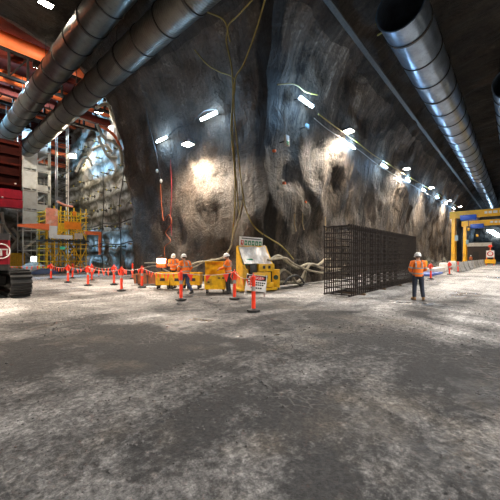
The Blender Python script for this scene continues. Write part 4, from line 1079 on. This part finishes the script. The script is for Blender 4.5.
q = MB(); q.tube([(0, -.25, .6), (0, -.262, .6)], .12, 20); q.build('badge', paint('badge_dark', (.02, .06, .05), .5), gb_)
for sx in (-.14, .14): MB().box((sx, 0, .05), (.06, .48, .10)).build('foot', DARK, gb_, smooth=False)
p = on_floor(266, 288.5)
fe = thing('fire_extinguisher', 'red extinguisher standing behind the small yellow case', 'fire extinguisher', (p.x+.25, p.y+.1, 0), YAW)
MB().box((0, 0, .45), (.26, .22, .90), None, .01).build('stand', DARK, fe); MB().lathe([(.08, .9), (.085, .93), (.085, 1.32), (.05, 1.40), (.025, 1.44)], 16).build('cylinder', paint('extinguisher_red', (.45, .015, .015), .35), fe); MB().box((0, -.03, 1.47), (.03, .14, .06)).build('valve', DARK, fe)
# danger sign on a folding stand
p = on_floor(254.5, 296.5)
dsn = thing('danger_sign', 'white warning sign with black header on a leaning folding stand behind the nearest bollard', 'warning sign', (p.x, p.y, 0), YAW-.15)
rx = Matrix.Rotation(-.22, 3, 'X') @ Matrix.Rotation(.10, 3, 'Y')
def onp(x, y, z): return rx @ Vector((x, y, z)) + Vector((0, -.1, 0))
q = MB(); q.box(onp(0, 0, .56), (.84, .03, .66), rx, .006); pn = q.build('sign_panel', SIGNWHT, dsn)
q = MB(); q.box(onp(0, -.02, .77), (.80, .01, .21), rx); q.build('header', SIGNBLK, pn, smooth=False)
q = MB(); q.ball((0, 0, 0), 1, 3)
for v_ in q.b.verts: v_.co = onp(v_.co.x*.34, -.026+v_.co.y*.004, .77+v_.co.z*.085)
q.build('danger_oval', SIGNRED, pn)
def text(s, size, m, name, parent, fn, ext=.003):
    cu = bpy.data.curves.new('t', 'FONT'); cu.body = s; cu.size = size; cu.align_x = 'CENTER'; cu.align_y = 'CENTER'; cu.extrude = ext
    to = bpy.data.objects.new('t', cu); COL.objects.link(to); dg = bpy.context.evaluated_depsgraph_get()
    em = bpy.data.meshes.new_from_object(to.evaluated_get(dg)); bpy.data.objects.remove(to); bpy.data.curves.remove(cu)
    for v in em.vertices: v.co = fn(v.co.copy())
    b = MB(); b.b.from_mesh(em); bpy.data.meshes.remove(em)
    return b.build(name, m, parent, smooth=False)
text('DANGER', .15, SIGNWHT, 'header_lettering', pn, lambda c: onp(c.x, -.033-c.z, .765+c.y))
for zr, x0, x1 in ((.58, -.33, .34), (.49, -.30, .30), (.36, -.18, .20)):
    q = MB(); xx = x0
    while xx < x1:
        w = R.uniform(.05, .09); q.box(onp(xx+w/2, -.02, zr), (w, .008, .055), rx); xx += w+.02
    q.build('text_line', SIGNBLK, pn, smooth=False)
for sx in (-.40, .40):
    MB().bar(onp(sx, .03, .02), onp(sx, .03, .92), .035).build('front_leg', GALV, dsn, smooth=False)
    MB().bar((sx, .42, .02), onp(sx, .05, .88), .03).build('rear_leg', GALV, dsn, smooth=False)

# ================================================================ DIGGER AT THE LEFT EDGE
XD, YD = 3.22, 14.75
dg_ = thing('excavator', 'crimson tracked excavator with white ring emblem, cut by the left picture edge', 'excavator', (XD-1.45, YD+2.0, 0))
def track(x):
    L, Rr_, wv_ = 1.62, .52, .66
    tk = MB(); n = 40; path = []
    def pt(r, u):   # stadium outline
        per = 4*L + math.tau*r; s = u*per
        if s < 2*L: return (-L+s, r)
        s -= 2*L
        if s < math.pi*r: a = math.pi/2 - s/r; return (L+r*math.cos(a), r*math.sin(a))
        s -= math.pi*r
        if s < 2*L: return (L-s, -r)
        s -= 2*L; a = -math.pi/2 - s/r; return (-L+r*math.cos(a), r*math.sin(a))
    ou = [pt(Rr_-.05, k/72) for k in range(72)]; inn = [pt(Rr_-.13, k/72) for k in range(72)]
    P3 = lambda q, xx: (xx, q[0], q[1]+Rr_+.01)
    tk.loft([[P3(q, x-wv_/2) for q in inn], [P3(q, x-wv_/2) for q in ou], [P3(q, x+wv_/2) for q in ou], [P3(q, x+wv_/2) for q in inn], [P3(q, x-wv_/2) for q in inn]], cap=False)
    bmesh.ops.remove_doubles(tk.b, verts=tk.b.verts, dist=.001)
    tr_ = tk.build('track_belt', BLACK, dg_)
    for k in range(44):
        a, b2 = pt(Rr_-.05, k/44), pt(Rr_-.05, (k+.05)/44); tx = Vector((0, b2[0]-a[0], b2[1]-a[1])).normalized(); nn = Vector((1, 0, 0)).cross(tx)
        m = Matrix((Vector((1, 0, 0)), tx, nn)).transposed(); c = Vector(P3(a, x))
        q = MB(); q.box((0, 0, 0), (wv_+.04, .165, .05), m, .012); q.box(nn*(.055 if nn.dot(Vector((0, a[0], a[1]))) > 0 else -.055) - tx*.05, (wv_+.04, .045, .07), m, .012)
        for v in q.b.verts: v.co += c
        q.build('track_shoe', BLACK, tr_)
    q = MB(); q.box((x, 0, Rr_), (.36, 2*L, .5), None, .05); q.build('track_frame', DARK, dg_)
    for s in (-L, L):
        q = MB(); q.tube([(x-.2, s, Rr_), (x+.2, s, Rr_)], Rr_-.14, 20); q.build('idler', DARK, dg_)
track(1.12); track(-1.12)
MB().box((0, 0, .62), (1.7, 1.5, .42), None, .05).build('undercarriage', DARK, dg_)
MB().lathe([(.65, .83), (.65, 1.10)], 24).build('slew_ring', DARK, dg_)
def slab(x1, z0, z1, o): return [[(-2.0-o, -1.6-o, z), (x1-.07, -1.6-o, z), (x1, -1.52, z), (x1, 1.8+o, z), (-2.0-o, 1.8+o, z)] for z in (z0, z1)]
bx = MB(); bx.loft(slab(.845, 1.32, 2.28, 0)); bx.build('house', CRIMSON, dg_, smooth=False)
bx = MB(); bx.loft(slab(.86, 2.28, 2.55, .02)); bx.build('top_cover', paint('charcoal_cover', (.05, .05, .055), .5), dg_, smooth=False)
bx = MB(); bx.loft(slab(.84, 1.08, 1.32, -.01)); bx.build('skirt', DARK, dg_, smooth=False)
MB().box((-1.3, 1.0, 3.05), (1.0, 1.5, 1.3), None, .08).build('cab', paint('cab_glass', (.03, .035, .04), .15), dg_)
MB().lathe([(.06, 2.4), (.06, 2.78), (.09, 2.8), (.09, 2.86)], 12, (.62, -1.2, .1)).build('exhaust', RUST, dg_)
bm_ = MB(); bm_.tube([(0.2, 1.7, 1.7), (.2, 3.6, 4.2), (.2, 6.4, 4.6)], [.3, .34, .22], 4); bm_.build('boom', CRIMSON, dg_, smooth=False)
bm_ = MB(); bm_.tube([(.2, 6.3, 4.7), (.2, 7.6, 2.0)], [.22, .14], 4); bm_.build('dipper_arm', CRIMSON, dg_, smooth=False)
bm_ = MB(); bm_.prism([(7.2, 2.0), (8.2, 1.9), (8.3, 1.0), (7.6, .5), (7.1, 1.1)], 'x', -.4, .8); bm_.build('bucket', DARK, dg_, smooth=False)
# ring emblem: white ring with a short lettered stroke inside, on the rear face
em = MB(); em.torus((.55, -1.60, 1.84), .285, .022, Matrix.Rotation(math.pi/2, 3, 'X'), 40, 8)
em.build('emblem_ring', SIGNWHT, dg_)
em = MB(); em.box((.57, -1.605, 1.91), (.42, .012, .05)); em.box((.55, -1.605, 1.78), (.07, .012, .25)); em.box((.42, -1.605, 1.79), (.055, .012, .17), Matrix.Rotation(.3, 3, 'Y')); em.box((.74, -1.605, 1.79), (.05, .012, .18)); em.build('emblem_stroke', SIGNWHT, dg_, smooth=False)

# ================================================================ GANTRIES AND GEAR DOWN THE TUNNEL
def gantry(label, X, Z):
    g = thing('gantry_crane', label, 'gantry crane', (X, 0, 0), 0, 'yellow gantry cranes across the tunnel')
    for sy in (-1, 1):
        for dx in (-.9, .9):
            MB().bar((dx, sy*7.0, .7), (dx*.45, sy*7.0, Z-1.0), .42, .5).build('leg', CRANE, g, smooth=False)
        for f in (.35, .68): MB().bar((-.75, sy*7.0, Z*f), (.75, sy*7.0, Z*f), .2, .25).build('leg_tie', CRANE, g, smooth=False)
        MB().box((0, sy*7.0, .55), (3.2, .5, .5), None, .04).build('end_truck', CRANE, g, smooth=False)
        for dx in (-1.2, 1.2):
            w = MB(); w.tube([(dx, sy*7.0-.15, .28), (dx, sy*7.0+.15, .28)], .27, 18); w.build('wheel', DARK, g)
        MB().box((-.75, sy*6.6, Z*.52), (.5, .4, .8), None, .03).build('control_box', paint('pale_blue_box', (.3, .45, .55)), g)
        MB().box((-.7, sy*7.25, Z*.35), (.06, .35, Z*.55)).build('ladder', DARK, g, smooth=False)
    MB().box((0, 0, Z-.5), (.75, 15.0, 1.0), None, .03).build('bridge_beam', CRANE, g, smooth=False)
    q = MB(); yy_ = 3.2
    while yy_ > -1.2:
        w = R.uniform(.25, .5); q.box((-.385, yy_, Z-.45), (.02, w, .34)); yy_ -= w+.16
    q.build('beam_lettering', SIGNWHT, g, smooth=False)
    h = MB(); h.box((-.2, 5.2, Z-1.05), (1.5, 1.9, .75), None, .06); h = h.build('hoist_trolley', BLUE, g)
    MB().tube([(-.2, 5.2, Z-1.4), (-.2, 5.2, Z-2.6)], .05, 6).build('hoist_rope', DARK, h); MB().box((-.2, 5.2, Z-2.7), (.3, .3, .4), None, .05).build('hook_block', CRANE, h)
    return g
gantry('nearer yellow gantry crane spanning the tunnel, blue hoist at its left end', 54, 8.25)
gantry('farther yellow gantry crane just behind the nearer one', 67, 8.0)
def barrier(loc, label):
    b = thing('concrete_barrier', label, 'barrier', loc, 0, 'grey concrete barriers along the haul road')
    q = MB(); q.prism([(-.38, 0), (.38, 0), (.38, .15), (.18, .45), (.13, 1.0), (-.13, 1.0), (-.18, .45), (-.38, .15)], 'x', -1.6, 1.6)
    bmesh.ops.bevel(q.b, geom=q.b.edges[:], offset=.03, segments=2, affect='EDGES'); q.build('barrier_block', CONC, b)
    for s in (-1, 1): MB().torus((s*.9, 0, 1.0), .09, .02, Matrix.Rotation(math.pi/2, 3, 'X'), 12, 6).build('lifting_eye', DARK, b)
    return b
ordn = ['first', 'second', 'third', 'fourth', 'fifth', 'sixth', 'seventh', 'eighth', 'ninth', 'last']
for k in range(10): barrier((39.5+k*4.0, 4.6, 0), 'grey concrete barrier, %s from the near end of the row' % ordn[k])
# site cabin, sign, items by the wall
cb = thing('site_cabin', 'dark site cabin with a lit white roof far down the tunnel', 'cabin', (84, 6.2, 0))
MB().box((0, 0, 1.9), (7, 4.2, 3.6)).build('cabin_walls', paint('dark_brown_cabin', (.06, .045, .04), .7), cb, smooth=False); MB().box((0, 0, 4.1), (7.6, 4.8, .8), None, .05).build('roof', WHITE, cb, smooth=False)
MB().box((-3.55, .3, 1.5), (.06, 1.0, 2.2)).build('door', DARK, cb, smooth=False)
for s in (-1, 1): MB().box((s*2.8, 0, .05), (.4, 4, .12)).build('bearer', DARK, cb, smooth=False)
p = on_floor(492, 265.5)
sg = thing('speed_sign', 'white board with a red ring on an orange stand past the last barrier', 'road sign', (p.x, 3.4, 0), math.radians(-90)+YAW*0)
for sx in (-.5, .5): MB().box((sx, 0, 1.0), (.14, .12, 2.0)).build('stand_leg', ORANGE_STEEL, sg, smooth=False)
MB().box((0, -.1, 2.0), (1.1, .06, 1.2), None, .02).build('sign_panel', SIGNWHT, sg, smooth=False)
MB().torus((0, -.14, 2.05), .36, .07, Matrix.Rotation(math.pi/2, 3, 'X'), 28, 6).build('red_ring', SIGNRED, sg)
MB().box((0, -.13, .7), (1.5, .1, .7), None, .02).build('yellow_base_board', CRANE, sg, smooth=False)
MB().tube([(0, 0, 2.5), (0, 0, 3.2)], .09, 8).build('beacon_post', ORANGE_STEEL, sg); MB().lathe([(.26, 3.2), (.26, 3.5), (.12, 3.6)], 14).build('beacon', SAFETY, sg)
def jag(name, label, cat, c, rx, ry, h, m, seed):
    b = MB(); rr_ = random.Random(seed)
    for k in range(26):
        a = rr_.uniform(0, 6.28); r_ = rr_.random()**.5; x, y = math.cos(a)*r_*rx, math.sin(a)*r_*ry; hh = h*(1-r_*.7)*rr_.uniform(.5, 1)
        b.ball((x, y, hh*.42), .5, 1, (rx*.42*rr_.uniform(.5, 1), ry*.5*rr_.uniform(.6, 1), hh*1.0))
    for v in b.b.verts: v.co += noise.noise_vector(v.co*2.3+Vector((seed, 0, 0)))*.16; v.co.z = max(0, v.co.z)
    return tag(b.build(name, m, loc=(c.x, c.y, 0), smooth=False), label, cat)
RUB = paint('dark_rubble', (.07, .066, .055), .8, var=.6, scale=2, dirt=(.30, .28, .20))
jag('rubble_heap', 'jagged dark rubble heap against the tunnel wall beyond the rebar cage', 'rubble heap', Vector((42, 8.1, 0)), 4.0, 1.2, 2.3, RUB, 3)
jag('rubble_heap', 'smaller dark rubble heap between the wall and the barriers', 'rubble heap', Vector((49, 7.7, 0)), 2.8, 1.2, 2.1, RUB, 8)
def lowbox(name, label, cat, X, Y, d, m, z=0, rz=0, m2=None):
    r = thing(name, label, cat, (X, Y, z), rz)
    MB().box((0, 0, d[2]/2), d, None, min(d)*.12).build('body', m, r)
    if m2: MB().box((0, -d[1]/2-.01, d[2]*.6), (d[0]*.8, .02, d[2]*.3)).build('stripe', m2, r, smooth=False)
    return r
lowbox('plastic_sheet', 'long white sheet pack lying on the slab beyond the lone worker', 'sheet', 34.5, 6.0, (5.2, .9, .50), paint('white_wrap', (.62, .56, .52), .5), 0, -.03)
lowbox('blue_mat', 'flat blue mat on the slab beside the white sheet pack', 'mat', 30.6, 5.8, (5.0, 1.2, .16), paint('blue_mat', (.08, .14, .42), .6), 0, -.02)
lowbox('pallet', 'grey white pallet lying between the worker and the sheet pack', 'pallet', 25.6, 6.3, (3.2, 1.3, .28), paint('pale_grey_pallet', (.42, .42, .44), .7), 0, 0)
lowbox('yellow_crate', 'small yellow crate just right of the lone worker in view', 'crate', 33.4, 6.9, (.9, .8, 1.2), YEL, 0, .2, DARK)
lowbox('white_crate', 'white crate with red band below the rubble heap', 'crate', 39, 6.0, (1.6, .8, .9), WHITE, 0, .1, SIGNRED)
lowbox('red_crate', 'red crate lying between the white crate and the gantry', 'crate', 42.5, 6.2, (1.3, .7, .7), paint('crate_red', (.5, .03, .03), .5), 0, -.1, WHITE)
lowbox('white_drum', 'pale drum rack near the gantry foot', 'rack', 46.5, 6.2, (1.4, .8, 1.0), WHITE, 0, .1, DARK)
for i, (X, Y, w) in enumerate(((72, 6.6, 'tiny distant dark figure of a worker standing in front of the tunnel wall past the gantries'),)):
    person('distant worker in orange shirt standing by the barriers past the gantries', (X, Y, 0), YAW, {}, BLKC, BLACK)

# ================================================================ WORLD AND CAMERA
w = bpy.data.worlds.new('dark_tunnel_air'); SC.world = w; w.use_nodes = True
w.node_tree.nodes['Background'].inputs[0].default_value = (.10, .12, .16, 1); w.node_tree.nodes['Background'].inputs[1].default_value = .05
cam = bpy.data.cameras.new('camera'); cam.sensor_width = 36; cam.lens = 36*F/500; cam.shift_y = (HOR-250)/500; cam.clip_end = 400; cam.clip_start = .05
co = bpy.data.objects.new('camera', cam); COL.objects.link(co); co.location = (0, 0, EYE); co.rotation_euler = (math.pi/2, 0, YAW)
SC.camera = co
vs = SC.view_settings; SC.display_settings.display_device = 'sRGB'
vs.view_transform = 'Standard'; vs.look = 'None'; vs.gamma = 1; vs.exposure = EXPO; vs.use_curve_mapping = False
SC.cycles.use_denoising = True; SC.cycles.max_bounces = 6; SC.cycles.diffuse_bounces = 4; SC.cycles.glossy_bounces = 3; SC.cycles.caustics_reflective = False; SC.cycles.caustics_refractive = False
SC.cycles.sample_clamp_indirect = 6
